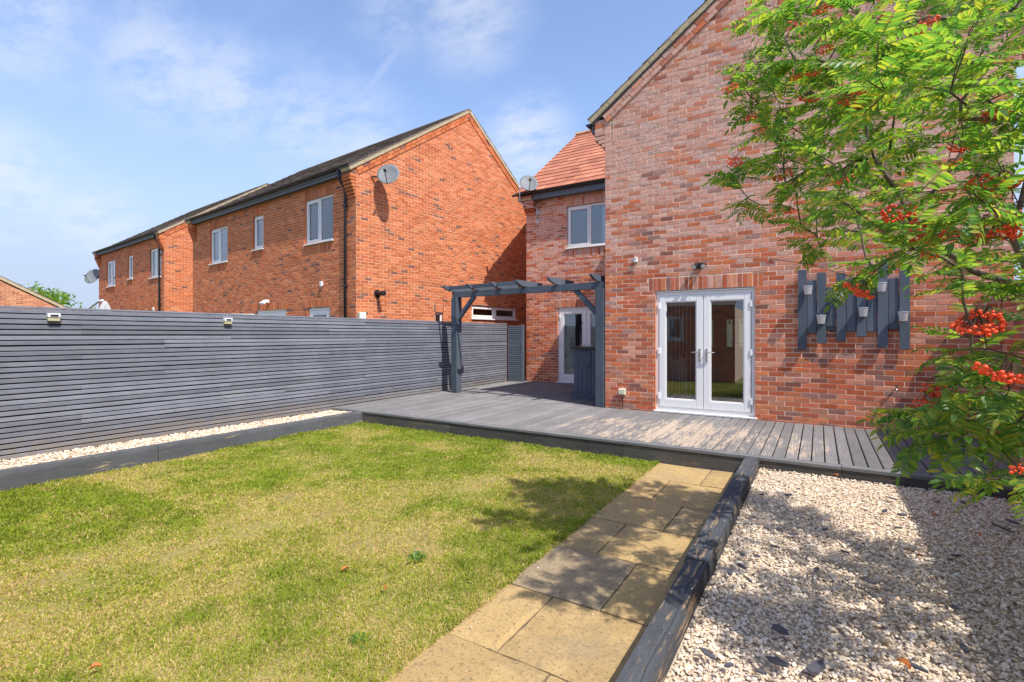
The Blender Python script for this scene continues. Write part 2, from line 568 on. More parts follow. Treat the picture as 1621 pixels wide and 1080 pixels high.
M['leaf'] = make_leaf()

# ------------------------------------------------------------------ brickwork
BL, BH, JT = 0.215, 0.065, 0.010


def clip(poly, a, b, c):
    """keep the side a*u+b*v<=c of a convex polygon"""
    out = []
    for i in range(len(poly)):
        p, q = poly[i], poly[(i + 1) % len(poly)]
        dp, dq = a * p[0] + b * p[1] - c, a * q[0] + b * q[1] - c
        if dp <= 0: out.append(p)
        if (dp < 0 < dq) or (dq < 0 < dp):
            s = dp / (dp - dq)
            out.append((p[0] + (q[0] - p[0]) * s, p[1] + (q[1] - p[1]) * s))
    return out


def halfplanes(outline):
    hp = []
    n = len(outline)
    for i in range(n):
        (x0, y0), (x1, y1) = outline[i], outline[(i + 1) % n]
        a, b = (y1 - y0), -(x1 - x0)          # outline counter-clockwise: inside is left
        hp.append((a, b, a * x0 + b * y0))
    return hp


def area(poly):
    return abs(sum(p[0] * q[1] - q[0] * p[1] for p, q in zip(poly, poly[1:] + poly[:1]))) / 2


def brick_prism(mb, fr, poly, d0, back=-0.012, ch=0.003):
    n = len(poly)
    cu = sum(p[0] for p in poly) / n; cv = sum(p[1] for p in poly) / n
    ins = []
    for (u, v) in poly:
        du, dv = cu - u, cv - v
        ins.append((u + math.copysign(min(ch, abs(du) * .5), du), v + math.copysign(min(ch, abs(dv) * .5), dv)))
    tu, tv = rng.normal(0, .004), rng.normal(0, .008)
    b = len(mb.v)
    jit = [rng.normal(0, .0009) for _ in range(n)]
    for k, (u, v) in enumerate(poly): mb.v.append(tuple(fr.P(u, v, back)))
    for k, (u, v) in enumerate(poly): mb.v.append(tuple(fr.P(u, v, d0 - ch)))
    for k, (u, v) in enumerate(ins): mb.v.append(tuple(fr.P(u, v, d0 + tu * (u - cu) + tv * (v - cv) + jit[k])))
    mb.f.append(tuple(b + 2 * n + k for k in range(n))); mb.m.append(0)
    for k in range(n):
        k2 = (k + 1) % n
        mb.f.append((b + n + k, b + n + k2, b + 2 * n + k2, b + 2 * n + k)); mb.m.append(0)
        mb.f.append((b + k, b + k2, b + n + k2, b + n + k)); mb.m.append(0)


def split_rect(rc, holes):
    res = [rc]
    for (a0, a1, b0, b1) in holes:
        nxt = []
        for (u0, u1, v0, v1) in res:
            if u1 <= a0 or u0 >= a1 or v1 <= b0 or v0 >= b1:
                nxt.append((u0, u1, v0, v1)); continue
            if b0 - v0 > .012: nxt.append((u0, u1, v0, b0))
            if v1 - b1 > .012: nxt.append((u0, u1, b1, v1))
            m0, m1 = max(v0, b0), min(v1, b1)
            if a0 - u0 > .018: nxt.append((u0, a0, m0, m1))
            if u1 - a1 > .018: nxt.append((a1, u1, m0, m1))
        res = nxt
    return res


def lay_bricks(outline, openings, soldiers=(), v_start=0.0):
    """returns [(polygon, is_full_stretcher)]; soldiers: (u0,u1,v0) bands of upright bricks"""
    out = []
    hp = halfplanes(outline)
    us = [p[0] for p in outline]; vs = [p[1] for p in outline]
    holes = [(a - .002, b + .002, c - .002, d + .002) for a, b, c, d in openings] + [(a, b, v - .004, v + .219) for a, b, v in soldiers]

    def put(u0, u1, v0, v1):
        for rc in split_rect((u0, u1, v0, v1), holes):
            poly = [(rc[0], rc[2]), (rc[1], rc[2]), (rc[1], rc[3]), (rc[0], rc[3])]
            full = rc == (u0, u1, v0, v1)
            for a, b, c in hp:
                q = clip(poly, a, b, c)
                if q != poly: full = False
                poly = q
                if len(poly) < 3: break
            if len(poly) >= 3 and area(poly) > 6e-4:
                out.append((poly, full))
    nrow = int((max(vs) - v_start) / .075) + 1
    for k in range(nrow):
        v = v_start + k * .075
        u = min(us) - (.1125 if k % 2 else 0.0) - random.choice((0, 0, 0))
        while u < max(us):
            put(u + JT / 2 + rng.normal(0, .001), u + .225 - JT / 2, v + JT / 2, v + .075 - JT / 2)
            u += .225
    for (a, b, v) in soldiers:
        n = max(1, round((b - a) / .075)); wdt = (b - a) / n
        for i in range(n):
            out.append(([(a + i * wdt + .005, v), (a + (i + 1) * wdt - .005, v), (a + (i + 1) * wdt - .005, v + .215), (a + i * wdt + .005, v + .215)], False))
    return out


def wall_backing(mb, fr, outline, openings, thick=0.11, front=-0.0035, reveal_mi=1):
    """mortar slab with holes, and the reveals of the holes"""
    hp = halfplanes(outline)
    cuts = sorted(set([min(p[0] for p in outline), max(p[0] for p in outline)] + [x for o in openings for x in o[:2]]))
    cuts = [c for c in cuts if min(p[0] for p in outline) <= c <= max(p[0] for p in outline)]
    vmax = max(p[1] for p in outline) + 1; vmin = min(p[1] for p in outline) - 1
    for a, b in zip(cuts, cuts[1:]):
        mid = (a + b) / 2
        hs = sorted([(o[2], o[3]) for o in openings if o[0] < mid < o[1]])
        lo = vmin; spans = []
        for h0, h1 in hs:
            spans.append((lo, h0)); lo = h1
        spans.append((lo, vmax))
        for s0, s1 in spans:
            poly = [(a, s0), (b, s0), (b, s1), (a, s1)]
            for h in hp:
                poly = clip(poly, *h)
                if len(poly) < 3: break
            if len(poly) < 3 or area(poly) < 1e-5: continue
            mb.poly([fr.P(u, v, front) for u, v in poly])
            mb.poly([fr.P(u, v, front - thick) for u, v in reversed(poly)])
    for (a, b, c, d) in openings:
        q = [(a, c), (b, c), (b, d), (a, d)]
        for i in range(4):
            (u0, v0), (u1, v1) = q[i], q[(i + 1) % 4]
            mb.poly([fr.P(u0, v0, front), fr.P(u0, v0, front - thick), fr.P(u1, v1, front - thick), fr.P(u1, v1, front)], reveal_mi)
    n = len(outline)
    for i in range(n):
        (u0, v0), (u1, v1) = outline[i], outline[(i + 1) % n]
        mb.poly([fr.P(u0, v0, front - thick), fr.P(u0, v0, front), fr.P(u1, v1, front), fr.P(u1, v1, front - thick)])


_stretcher = {}


def stretcher_mesh(mat):
    if mat.name in _stretcher: return _stretcher[mat.name]
    mb = MB()
    fr = Fr((0, 0, 0), (1, 0))
    u, v = (BL - .0) / 2, BH / 2
    st = rng.bit_generator.state
    brick_prism(mb, fr, [(-u, -v), (u, -v), (u, v), (-u, v)], 0.0)
    rng.bit_generator.state = st
    me = bpy.data.meshes.new("brick")
    me.from_pydata(mb.v, [], mb.f); me.materials.append(mat); me.update()
    _stretcher[mat.name] = me
    return me


def brick_wall(parent, fr, outline, openings=(), soldiers=(), mat='brick_main', mortar='mortar_main', name='wall', singles=0, near=None, v_start=0.0, relief=.0016):
    """one wall part (mortar slab), up to `singles` bricks as objects of their own, the rest joined"""
    mb = MB()
    wall_backing(mb, fr, outline, list(openings))
    wall = mb.build(name, [M[mortar], M[mat]], parent)
    bricks = lay_bricks(outline, list(openings), list(soldiers), v_start)
    single = set()
    if singles:
        c = Vector((0, 0, 1.55))
        def key(i):
            p = bricks[i][0]
            return (near or (lambda q: (q - c).length))(fr.P(sum(a for a, _ in p) / len(p), sum(b for _, b in p) / len(p)))
        cand = sorted([i for i, b in enumerate(bricks) if b[1]], key=key)
        single = set(cand[:singles])
    mb = MB()
    me = stretcher_mesh(M[mat]) if singles else None
    o0 = wl(wall)
    for i, (p, full) in enumerate(bricks):
        d0 = max(-.0012, min(.004, rng.normal(.0006, relief)))
        if i in single:
            cu = (p[0][0] + p[1][0]) / 2; cv = (p[0][1] + p[2][1]) / 2
            o = bpy.data.objects.new("brick", me)
            pos = fr.P(cu, cv, d0) - o0
            tilt = Matrix.Rotation(rng.normal(0, .006), 3, 'X') @ Matrix.Rotation(rng.normal(0, .003), 3, 'Z')
            rot = Matrix((fr.u, -fr.n, fr.v)).transposed() @ tilt
            o.matrix_local = Matrix.Translation(pos) @ rot.to_4x4()
            col.objects.link(o); o.parent = wall
        else:
            brick_prism(mb, fr, p, d0)
    if mb.f:
        mb.build("bricks", M[mat], wall, kind="stuff")
    return wall


def raking_band(parent, fr, a, b, rows=2, proud=.022, mat='brick_main', drop=0.0):
    """courses of brick running along a gable rake from a to b (u,v)"""
    ax, ay = a; bx, by = b
    L = math.hypot(bx - ax, by - ay); tx, ty = (bx - ax) / L, (by - ay) / L
    nx, ny = (ty, -tx) if tx > 0 else (-ty, tx)
    if ny > 0: nx, ny = -nx, -ny
    mb = MB()
    for r_ in range(rows):
        s = -(.1 if r_ % 2 else 0)
        o1, o2 = drop + r_ * .085 + .004, drop + r_ * .085 + .081
        while s < L:
            s0, s1 = max(s + .005, 0), min(s + .22, L)
            if s1 - s0 > .03:
                q = [(ax + tx * s0 + nx * o2, ay + ty * s0 + ny * o2), (ax + tx * s1 + nx * o2, ay + ty * s1 + ny * o2),
                     (ax + tx * s1 + nx * o1, ay + ty * s1 + ny * o1), (ax + tx * s0 + nx * o1, ay + ty * s0 + ny * o1)]
                if (q[1][0] - q[0][0]) * (q[2][1] - q[1][1]) - (q[1][1] - q[0][1]) * (q[2][0] - q[1][0]) < 0: q.reverse()
                brick_prism(mb, fr, q, proud + rng.normal(0, .001))
            s += .225
    return mb.build("raking_course", M[mat], parent, kind="stuff")


def corbel(parent, fr, z0, ext, top, depth, mat, side=-1, u0=0.0, steps=3):
    """brick kneeler under a roof verge: steps growing out beyond the wall end at u=u0"""
    mb = MB()
    z = z0; k = 0
    while z < top - .02:
        e = ext * min(1.0, (k + 1) / steps)
        ua, ub = (u0 + side * e, u0 - .002 * side)
        z1 = min(z + .065, top)
        mb.fbox(fr, min(ua, ub), max(ua, ub), z, z1, -depth, rng.normal(0, .001))
        z += .075; k += 1
    o = mb.build("kneeler", M[mat], parent, bevel=.004, bseg=1)
    mb = MB()
    mb.fbox(fr, min(u0 + side * (ext - .02), u0), max(u0 + side * (ext - .02), u0), z0 + .075 * steps, top - .01, -depth + .02, -.006)
    mb.build("kneeler_mortar", M['mortar_main' if mat == 'brick_main' else 'mortar_neigh'], parent)
    return o


# ------------------------------------------------------------------ joinery
def ring(mb, fr, u0, u1, v0, v1, w, d0, d1, wb=None, wt=None):
    wb = w if wb is None else wb; wt = w if wt is None else wt
    mb.fbox(fr, u0, u0 + w, v0, v1, d0, d1); mb.fbox(fr, u1 - w, u1, v0, v1, d0, d1)
    mb.fbox(fr, u0 + w, u1 - w, v0, v0 + wb, d0, d1); mb.fbox(fr, u0 + w, u1 - w, v1 - wt, v1, d0, d1)


def window(parent, fr, u0, u1, v0, v1, lights, rec=-.05, sill=True, blind=0.6, blind_kind='blind', name='window'):
    """white casement: frame, mullions, sashes, panes, sill, blind inside"""
    mb = MB()
    fw_ = .055
    ring(mb, fr, u0, u1, v0, v1, fw_, rec - .07, rec)
    W = u1 - u0 - 2 * fw_; tot = sum(l[0] for l in lights)
    u = u0 + fw_; segs = []
    for i, (f, op) in enumerate(lights):
        ua, ub = u, u + W * f / tot
        if i < len(lights) - 1:
            mb.fbox(fr, ub - .025, ub + .025, v0 + fw_, v1 - fw_, rec - .068, rec - .002)
        segs.append((ua + (.025 if i else 0), ub - (.025 if i < len(lights) - 1 else 0), op))
        u = ub
    wn = mb.build(name, M['upvc'], parent, bevel=.006)
    for ua, ub, op in segs:
        va, vb = v0 + fw_, v1 - fw_
        if op:
            mb = MB(); ring(mb, fr, ua + .002, ub - .002, va + .002, vb - .002, .048, rec - .05, rec + .012)
            mb.build("sash", M['upvc'], wn, bevel=.006)
            ua += .05; ub -= .05; va += .05; vb -= .05
        mb = MB(); mb.fbox(fr, ua, ub, va, vb, rec - .034, rec - .028)
        mb.build("pane", M['glass'], wn)
    if sill:
        mb = MB(); mb.fbox(fr, u0 - .03, u1 + .03, v0 - .035, v0 - .001, rec - .08, .045)
        mb.build("sill", M['sill'], wn, bevel=.006)
    # dim room box with a blind behind the glass
    mb = MB()
    a, b, c, d = u0 - .3, u1 + .3, v0 - .3, v1 + .3
    D0, D1 = rec - .125, rec - 1.6
    P = fr.P
    mb.poly([P(a, c, D1), P(b, c, D1), P(b, d, D1), P(a, d, D1)])
    mb.poly([P(a, c, D0), P(a, c, D1), P(a, d, D1), P(a, d, D0)]); mb.poly([P(b, c, D0), P(b, d, D0), P(b, d, D1), P(b, c, D1)])
    mb.poly([P(a, c, D0), P(b, c, D0), P(b, c, D1), P(a, c, D1)]); mb.poly([P(a, d, D0), P(a, d, D1), P(b, d, D1), P(b, d, D0)])
    mb.build("room_lining", M['room_wall'], wn)
    if blind > 0:
        mb = MB()
        if blind_kind == 'blind':
            mb.fbox(fr, u0 + .03, u1 - .03, v1 - (v1 - v0) * blind, v1 - .02, rec - .10, rec - .095)
        else:
            ub = u0 + (u1 - u0) * (1 - blind)
            n = 14
            pts = [(ub + (u1 - ub) * i / n, rec - .13 + .018 * math.cos(i * 2.3)) for i in range(n + 1)]
            for (x0, e0), (x1, e1) in zip(pts, pts[1:]):
                mb.poly([P(x0, v0 - .05, e0), P(x1, v0 - .05, e1), P(x1, v1 + .05, e1), P(x0, v1 + .05, e0)])
        mb.build("blind" if blind_kind == 'blind' else "curtain", M['blind'], wn)
    return wn


def lever(mb, P, side):
    pass


def french_door(parent, fr, u0, u1, v0, v1, rec=-.045, name='french_door'):
    mb = MB()
    fwd = .055
    ring(mb, fr, u0, u1, v0, v1, fwd, rec - .075, rec, wb=.06)
    mb.fbox(fr, u0 + .002, u1 - .002, v1 + .001, v1 + .022, rec - .07, rec + .03)
    dr = mb.build(name, M['upvc'], parent, bevel=.005)
    mb = MB(); mb.fbox(fr, u0 - .03, u1 + .03, v0 - .03, v0 - .001, rec - .08, .05)
    mb.build("threshold", M['sill'], dr, bevel=.005)
    mid = (u0 + u1) / 2
    for s in (-1, 1):
        a, b = (u0 + fwd + .004, mid - .004) if s < 0 else (mid + .004, u1 - fwd - .004)
        va, vb = v0 + .064, v1 - fwd - .004
        mb = MB(); ring(mb, fr, a, b, va, vb, .105, rec - .06, rec + .014, wb=.135, wt=.105)
        ring(mb, fr, a + .106, b - .106, va + .136, vb - .106, .014, rec - .03, rec + .006)
        lf = mb.build("door_leaf", M['upvc'], dr, bevel=.006)
        mb = MB(); mb.fbox(fr, a + .119, b - .119, va + .149, vb - .119, rec - .026, rec - .018)
        mb.build("pane", M['glass'], dr)
        hu = (b - .052) if s < 0 else (a + .052)
        hv = v0 + 0.98
        mb = MB()
        mb.fbox(fr, hu - .015, hu + .015, hv - .12, hv + .10, rec + .015, rec + .024)
        mb.tube([fr.P(hu, hv + .04, rec + .02), fr.P(hu, hv + .04, rec + .07)], .010, 8)
        mb.tube([fr.P(hu, hv + .04, rec + .066), fr.P(hu + s * .06, hv + .043, rec + .07), fr.P(hu + s * .125, hv + .036, rec + .062)], [.011, .010, .008], 8)
        mb.tube([fr.P(hu, hv - .05, rec + .02), fr.P(hu, hv - .05, rec + .034)], .012, 8)
        mb.build("handle", M['steel'], dr, bevel=.002)
        he = a - .004 if s < 0 else b + .004
        for hz in (va + .18, (va + vb) / 2, vb - .18):
            mb = MB(); mb.fbox(fr, he - .022, he + .022, hz - .05, hz + .05, rec + .004, rec + .030)
            mb.build("hinge", M['upvc'], dr, bevel=.006)
    return dr


def tiles_on_slope(parent, p0, udir, sdir, width, length, tw, gauge, mat, objects=False, thick=.022, name='tile'):
    """rows of tiles from the eave up; p0 = left end of the eave, sdir up the slope"""
    p0 = Vector(p0); U = Vector(udir).normalized(); S = Vector(sdir).normalized(); N = U.cross(S)
    rows = int(math.ceil(length / gauge)); n = int(math.ceil(width / tw))
    mb = MB()
    tm = None
    o0 = wl(parent)
    for j in range(rows):
        s0 = j * gauge; s1 = min(s0 + gauge + .06, length)
        off_ = (tw / 2 if j % 2 else 0)
        for i in range(-1 if off_ else 0, n):
            a = max(i * tw + off_ + .003, 0); b = min((i + 1) * tw + off_ - .003, width)
            if b - a < .03: continue
            full = abs(b - a - (tw - .006)) < 1e-6 and abs(s1 - s0 - gauge - .06) < 1e-6
            h = rng.normal(0, .0015)
            if objects and full:
                if tm is None:
                    t_ = MB()
                    t_.hexa([(0, 0, .022), (tw - .006, 0, .022), (tw - .006, gauge + .06, 0), (0, gauge + .06, 0),
                             (0, 0, .022 + thick), (tw - .006, 0, .022 + thick), (tw - .006, gauge + .06, thick), (0, gauge + .06, thick)])
                    tm = bpy.data.meshes.new("roof_tile"); tm.from_pydata(t_.v, [], t_.f); tm.materials.append(M[mat]); tm.update()
                o = bpy.data.objects.new("roof_tile", tm)
                o.matrix_local = Matrix.Translation(p0 + U * a + S * s0 + N * h - o0) @ Matrix((U, S, N)).transposed().to_4x4()
                col.objects.link(o); o.parent = parent
            else:
                q = lambda u, s, d: p0 + U * u + S * s + N * (d + h)
                mb.hexa([q(a, s0, .022), q(b, s0, .022), q(b, s1, 0), q(a, s1, 0), q(a, s0, .022 + thick), q(b, s0, .022 + thick), q(b, s1, thick), q(a, s1, thick)])
    if mb.f:
        mb.build("roof_tiles", M[mat], parent, kind="stuff")


def ridge_tiles(parent, p0, p1, mat, rad=.11, ln=.42):
    p0, p1 = Vector(p0), Vector(p1)
    d = (p1 - p0); n = int(d.length / ln); d.normalize()
    side = d.cross(Vector((0, 0, 1))).normalized()
    for i in range(n):
        mb = MB()
        a, b = p0 + d * (i * ln), p0 + d * ((i + 1) * ln - .012)
        ks = 7
        for r0, r1 in ((rad, rad - .02),):
            A = [(side * math.cos(math.pi * k / ks) + Vector((0, 0, 1)) * math.sin(math.pi * k / ks) * .9) for k in range(ks + 1)]
            for k in range(ks):
                mb.poly([a + A[k] * r0, b + A[k] * r0 * .97, b + A[k + 1] * r0 * .97, a + A[k + 1] * r0])
            mb.poly([a + x * r0 for x in A]); mb.poly([b + x * r0 * .97 for x in reversed(A)])
        mb.build("ridge_tile", M[mat], parent)


def verge(parent, fr, a, b, mat_v='verge', out=.06, ov=.012, th=.07, tile_mat='tile_dark', gauge=.32):
    """mortared verge along a rake with the dark tile ends stepping on top of it; (a)->(b) in (u,v)"""
    ax, ay = a; bx, by = b
    L = math.hypot(bx - ax, by - ay); tx, ty = (bx - ax) / L, (by - ay) / L
    nx, ny = -ty, tx
    if ny < 0: nx, ny = -nx, -ny
    mb = MB()
    n = int(L / .5) + 1
    for i in range(n):
        s0, s1 = L * i / n, L * (i + 1) / n
        q = lambda s, h, d: fr.P(ax + tx * s + nx * h, ay + ty * s + ny * h, d)
        j0 = .004 * math.sin(i * 2.1)
        mb.hexa([q(s0, 0, out + j0), q(s1, 0, out + j0), q(s1, 0, -.3), q(s0, 0, -.3), q(s0, th, out + .012 + j0), q(s1, th, out + .012 + j0), q(s1, th, -.3), q(s0, th, -.3)])
    v = mb.build("verge", M[mat_v], parent)
    mb = MB()
    n = int(L / gauge)
    for i in range(n):
        s0, s1 = i * gauge, min((i + 1) * gauge + .05, L)
        mb.hexa([q(s0, th + .012, out + ov), q(s1, th, out + ov), q(s1, th, -.35), q(s0, th + .012, -.35),
                 q(s0, th + .040, out + ov), q(s1, th + .022, out + ov), q(s1, th + .022, -.35), q(s0, th + .040, -.35)])
    mb.build("verge_tiles", M[tile_mat], parent, kind="stuff")
    return v


def roof_slab(parent, pts, th=.1, mat='soffit', name='roof'):
    pts = [Vector(p) for p in pts]
    n = (pts[1] - pts[0]).cross(pts[2] - pts[0]).normalized()
    if n.z < 0: n = -n
    mb = MB()
    k = len(pts)
    top = pts; bot = [p - n * th for p in pts]
    flip = (pts[1] - pts[0]).cross(pts[2] - pts[0]).z < 0
    mb.poly(list(reversed(top)) if flip else top); mb.poly(bot if flip else list(reversed(bot)))
    for i in range(k):
        a, b = i, (i + 1) % k
        q = [bot[a], bot[b], top[b], top[a]]
        mb.poly(list(reversed(q)) if flip else q)
    return mb.build(name, M[mat], parent)


def gutter(parent, a, b, rad=.05, mat='gutter'):
    a, b = Vector(a), Vector(b)
    d = (b - a).normalized(); s = d.cross(Vector((0, 0, 1)))
    mb = MB(); ks = 8
    A = [s * math.cos(math.pi + math.pi * k / ks) + Vector((0, 0, 1)) * math.sin(math.pi + math.pi * k / ks) for k in range(ks + 1)]
    for k in range(ks):
        mb.poly([a + A[k] * rad, a + A[k + 1] * rad, b + A[k + 1] * rad, b + A[k] * rad])
        mb.poly([a + A[k + 1] * (rad - .006), a + A[k] * (rad - .006), b + A[k] * (rad - .006), b + A[k + 1] * (rad - .006)])
    mb.poly([a + x * rad for x in A]); mb.poly([b + x * rad for x in reversed(A)])
    return mb.build("gutter", M[mat], parent)


# ------------------------------------------------------------------ ground
def sheet(name, x0, x1, y0, y1, z, mat, n=1, amp=0.0, seed=0):
    mb = MB()
    mb.poly([(x0, y0, z), (x1, y0, z), (x1, y1, z), (x0, y1, z)])
    return tag(mb.build(name, M[mat]), kind="structure")


sheet("ground", -400, 400, -400, 400, -0.06, 'field')
sheet("lawn_soil", -6.86, -1.66, -6, 6.06, -0.012, 'lawn_base')
sheet("gravel_bed", -0.68, 1.96, -3, 6.02, 0.075, 'gravel_base')
sheet("side_gravel_bed", -7.72, -7.0, -6, 6.2, 0.135, 'gravel_base')

# ------------------------------------------------------------------ main house (gabled wing + rear wall with the upstairs window)
house = thing("brick_house", "red brick house with a projecting gable, white french doors and a red tiled roof", "house", (-3.37, 8.75, 0))
XL, XR, YW = -3.37, 2.12, 8.75
PITCH = .725
W_ = XR - XL
ZE = 5.50
apu, apv = W_ / 2, ZE + .15 + PITCH * (W_ / 2)
fr_m = Fr((XL, YW, 0), (1, 0))
out_m = [(0, 0), (W_, 0), (W_, ZE + .12), (apu, apv - .03), (0, ZE + .12)]
D0, D1, DZ0, DZ1 = -2.44 - XL, -0.86 - XL, 0.235, 2.285
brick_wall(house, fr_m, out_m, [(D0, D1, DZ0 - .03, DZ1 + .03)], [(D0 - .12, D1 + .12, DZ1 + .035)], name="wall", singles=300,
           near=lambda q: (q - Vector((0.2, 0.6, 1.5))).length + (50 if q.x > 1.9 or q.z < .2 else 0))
raking_band(house, fr_m, (-.05, ZE + .10), (apu, apv), 2, .024)
raking_band(house, fr_m, (W_ + .05, ZE + .10), (apu, apv), 2, .024)
corbel(house, fr_m, 5.03, .21, ZE + .05, .33, 'brick_main', -1, 0.0)
corbel(house, fr_m, 5.03, .21, ZE + .05, .33, 'brick_main', 1, W_)
# movement joint beside the kneeler
mb = MB(); mb.fbox(fr_m, .155, .17, 5.1, 5.62, -.004, .006); mb.build("joint_sealant", M['verge'], house)
verge(house, fr_m, (-.27, ZE + .12 - .27 * PITCH + .08), (apu, apv + .02), out=.05)
verge(house, fr_m, (W_ + .27, ZE + .12 - .27 * PITCH + .08), (apu, apv + .02), out=.05)
xm = XL + apu
rz = apv + .09
for s, xe in ((-1, XL - .27), (1, XR + .27)):
    ze = ZE + .12 - .27 * PITCH + .15
    rf = roof_slab(house, [(xe, YW - .02, ze), (xm, YW - .02, rz), (xm, 14.6, rz), (xe, 14.6, ze)] if s > 0 else [(xm, YW - .02, rz), (xe, YW - .02, ze), (xe, 14.6, ze), (xm, 14.6, rz)], .09, 'soffit')
    if s < 0:
        tiles_on_slope(rf, (xe, 14.6, ze + .005), (0, -1, 0), (xm - xe, 0, rz - ze), 5.8, math.hypot(xm - xe, rz - ze), .3, .32, 'tile_red')
    else:
        tiles_on_slope(rf, (xe, YW, ze + .005), (0, 1, 0), (xm - xe, 0, rz - ze), 5.8, math.hypot(xm - xe, rz - ze), .3, .32, 'tile_red')
    gx = xe - s * -.05
    mb = MB(); mb.box(min(xe, xe - s * .03), max(xe, xe - s * .03), YW + .02, 14.5, ze - .24, ze - .07); mb.build("fascia", M['fascia'], house)
    gutter(house, (xe + s * .05, YW - .05, ze - .07), (xe + s * .05, 14.4, ze - .07))
ridge_tiles(house, (xm, YW - .04, rz + .02), (xm, 14.6, rz + .02), 'ridge')
# side walls of the wing
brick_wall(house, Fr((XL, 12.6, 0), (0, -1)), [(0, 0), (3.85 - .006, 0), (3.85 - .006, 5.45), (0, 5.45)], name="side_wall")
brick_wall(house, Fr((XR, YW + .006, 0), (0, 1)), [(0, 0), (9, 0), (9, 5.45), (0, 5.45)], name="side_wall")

# rear wall : recessed range with its ridge along X
YA, XA = 12.6, -7.28
fr_a = Fr((XA, YA, 0), (1, 0))
WA = XL - XA
ax0, ax1 = -6.26 - XA, -4.55 - XA
wx0, wx1 = -5.98 - XA, -4.62 - XA
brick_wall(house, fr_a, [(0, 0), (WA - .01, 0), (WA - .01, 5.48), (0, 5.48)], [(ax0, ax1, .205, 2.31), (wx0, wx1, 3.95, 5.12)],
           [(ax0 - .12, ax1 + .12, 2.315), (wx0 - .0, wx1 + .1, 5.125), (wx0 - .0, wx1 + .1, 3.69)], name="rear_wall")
french_door(house, fr_a, ax0, ax1, .235, 2.30)
window(house, fr_a, wx0, wx1, 3.96, 5.11, [(1.0, True), (1.0, False)], blind=.28, blind_kind='curtain')
# roof of the rear range
YE, ZEA, YR, ZR = 12.36, 5.60, 16.55, 8.72
XV = XA - .17
rf = roof_slab(house, [(XV, YE, ZEA), (0.5, YE, ZEA), (0.5, YR, ZR), (XV, YR, ZR)], .09, 'soffit')
tiles_on_slope(rf, (XV, YE - .04, ZEA + .006), (1, 0, 0), (0, YR - YE, ZR - ZEA), XL - XV + 1.2, math.hypot(YR - YE, ZR - ZEA), .3, .315, 'tile_red', objects=True)
roof_slab(house, [(0.5, 20.7, ZEA), (XV, 20.7, ZEA), (XV, YR + .001, ZR), (0.5, YR + .001, ZR)], .09, 'tile_red')
ridge_tiles(house, (XV - .02, YR, ZR + .03), (-2.0, YR, ZR + .03), 'ridge', .12, .4)
mb = MB(); mb.fbox(fr_a, -.15, WA - .3, 5.40, 5.585, .19, .215); mb.build("fascia", M['fascia'], house)
mb = MB(); mb.fbox(fr_a, -.15, WA - .3, 5.40, 5.42, .012, .188); mb.build("soffit", M['soffit'], house)
gutter(house, (XA - .3, YE - .035, 5.60), (XL - .3, YE - .035, 5.60), .05)
fr_al = Fr((XA, 20.6, 0), (0, -1))
WL = 8.0
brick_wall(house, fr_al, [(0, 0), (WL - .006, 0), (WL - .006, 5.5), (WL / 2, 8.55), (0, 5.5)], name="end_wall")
corbel(house, fr_al, 5.03, .21, 5.55, .33, 'brick_main', 1, WL)
verge(house, fr_al, (WL + .24, 5.40), (WL / 2, 8.58), out=.05, tile_mat='tile_red')
verge(house, fr_al, (-.24, 5.40), (WL / 2, 8.58), out=.05, tile_mat='tile_red')

french_door(house, fr_m, D0, D1, DZ0, DZ1)


# rooms behind the two glazed doors
def room(parent, x0, x1, y0, y1, z0, z1, back_holes=()):
    mb = MB()
    mb.box(x0, x1, y0, y1, z0 - .05, z0, 1)
    mb.box(x0, x1, y0, y1, z1, z1 + .05)
    mb.box(x0 - .05, x0, y0, y1, z0, z1); mb.box(x1, x1 + .05, y0, y1, z0, z1)
    fr = Fr((x0, y1, 0), (1, 0))
    wall_backing(mb, fr, [(0, z0), (x1 - x0, z0), (x1 - x0, z1), (0, z1)], [(a - x0, b - x0, c, d) for a, b, c, d in back_holes], .06, 0.0, 0)
    return mb.build("room_lining", [M['room_wall'], M['room_floor']], parent)


panes = [(-1.80, -1.67, 1.27, 1.90), (-1.545, -1.415, 1.27, 1.90), (-2.17, -2.09, 1.27, 1.90)]
room(house, XL + .15, XR - .15, YW + .13, 12.3, .2, 2.6, panes)
fr_b = Fr((0, 12.3, 0), (1, 0))
mb = MB()
for a, b, c, d in panes:
    ring(mb, fr_b, a - .02, b + .02, c - .02, d + .02, .02, .002, .02)
mb.build("front_door_beading", M['upvc'], house)
mb = MB()
for a, b, c, d in panes:
    mb.fbox(fr_b, a, b, c, d, -.03, -.025)
fd = mb.build("front_door_glass", M['frosted'], house)
mb = MB()
for a, b, c, d in panes[:2]:
    mb.fbox(fr_b, a, b, d - .10, d - .092, -.02, -.012); mb.fbox(fr_b, a, b, c + .08, c + .088, -.02, -.012)
    mb.fbox(fr_b, (a + b) / 2 - .02, (a + b) / 2 + .02, d - .09, d - .04, -.02, -.012)
mb.build("lead_came", M['black'], house)
room(house, XA + .15, XL - .16, YA + .13, 16, .2, 2.6)
# vertical blind slats stacked behind the left leaf
mb = MB()
for i in range(9):
    x = -2.26 + i * .062
    mb.box(x, x + .003, YW + .16, YW + .20, .30, 2.22)
mb.build("vertical_blind", M['blind'], house, kind="stuff")


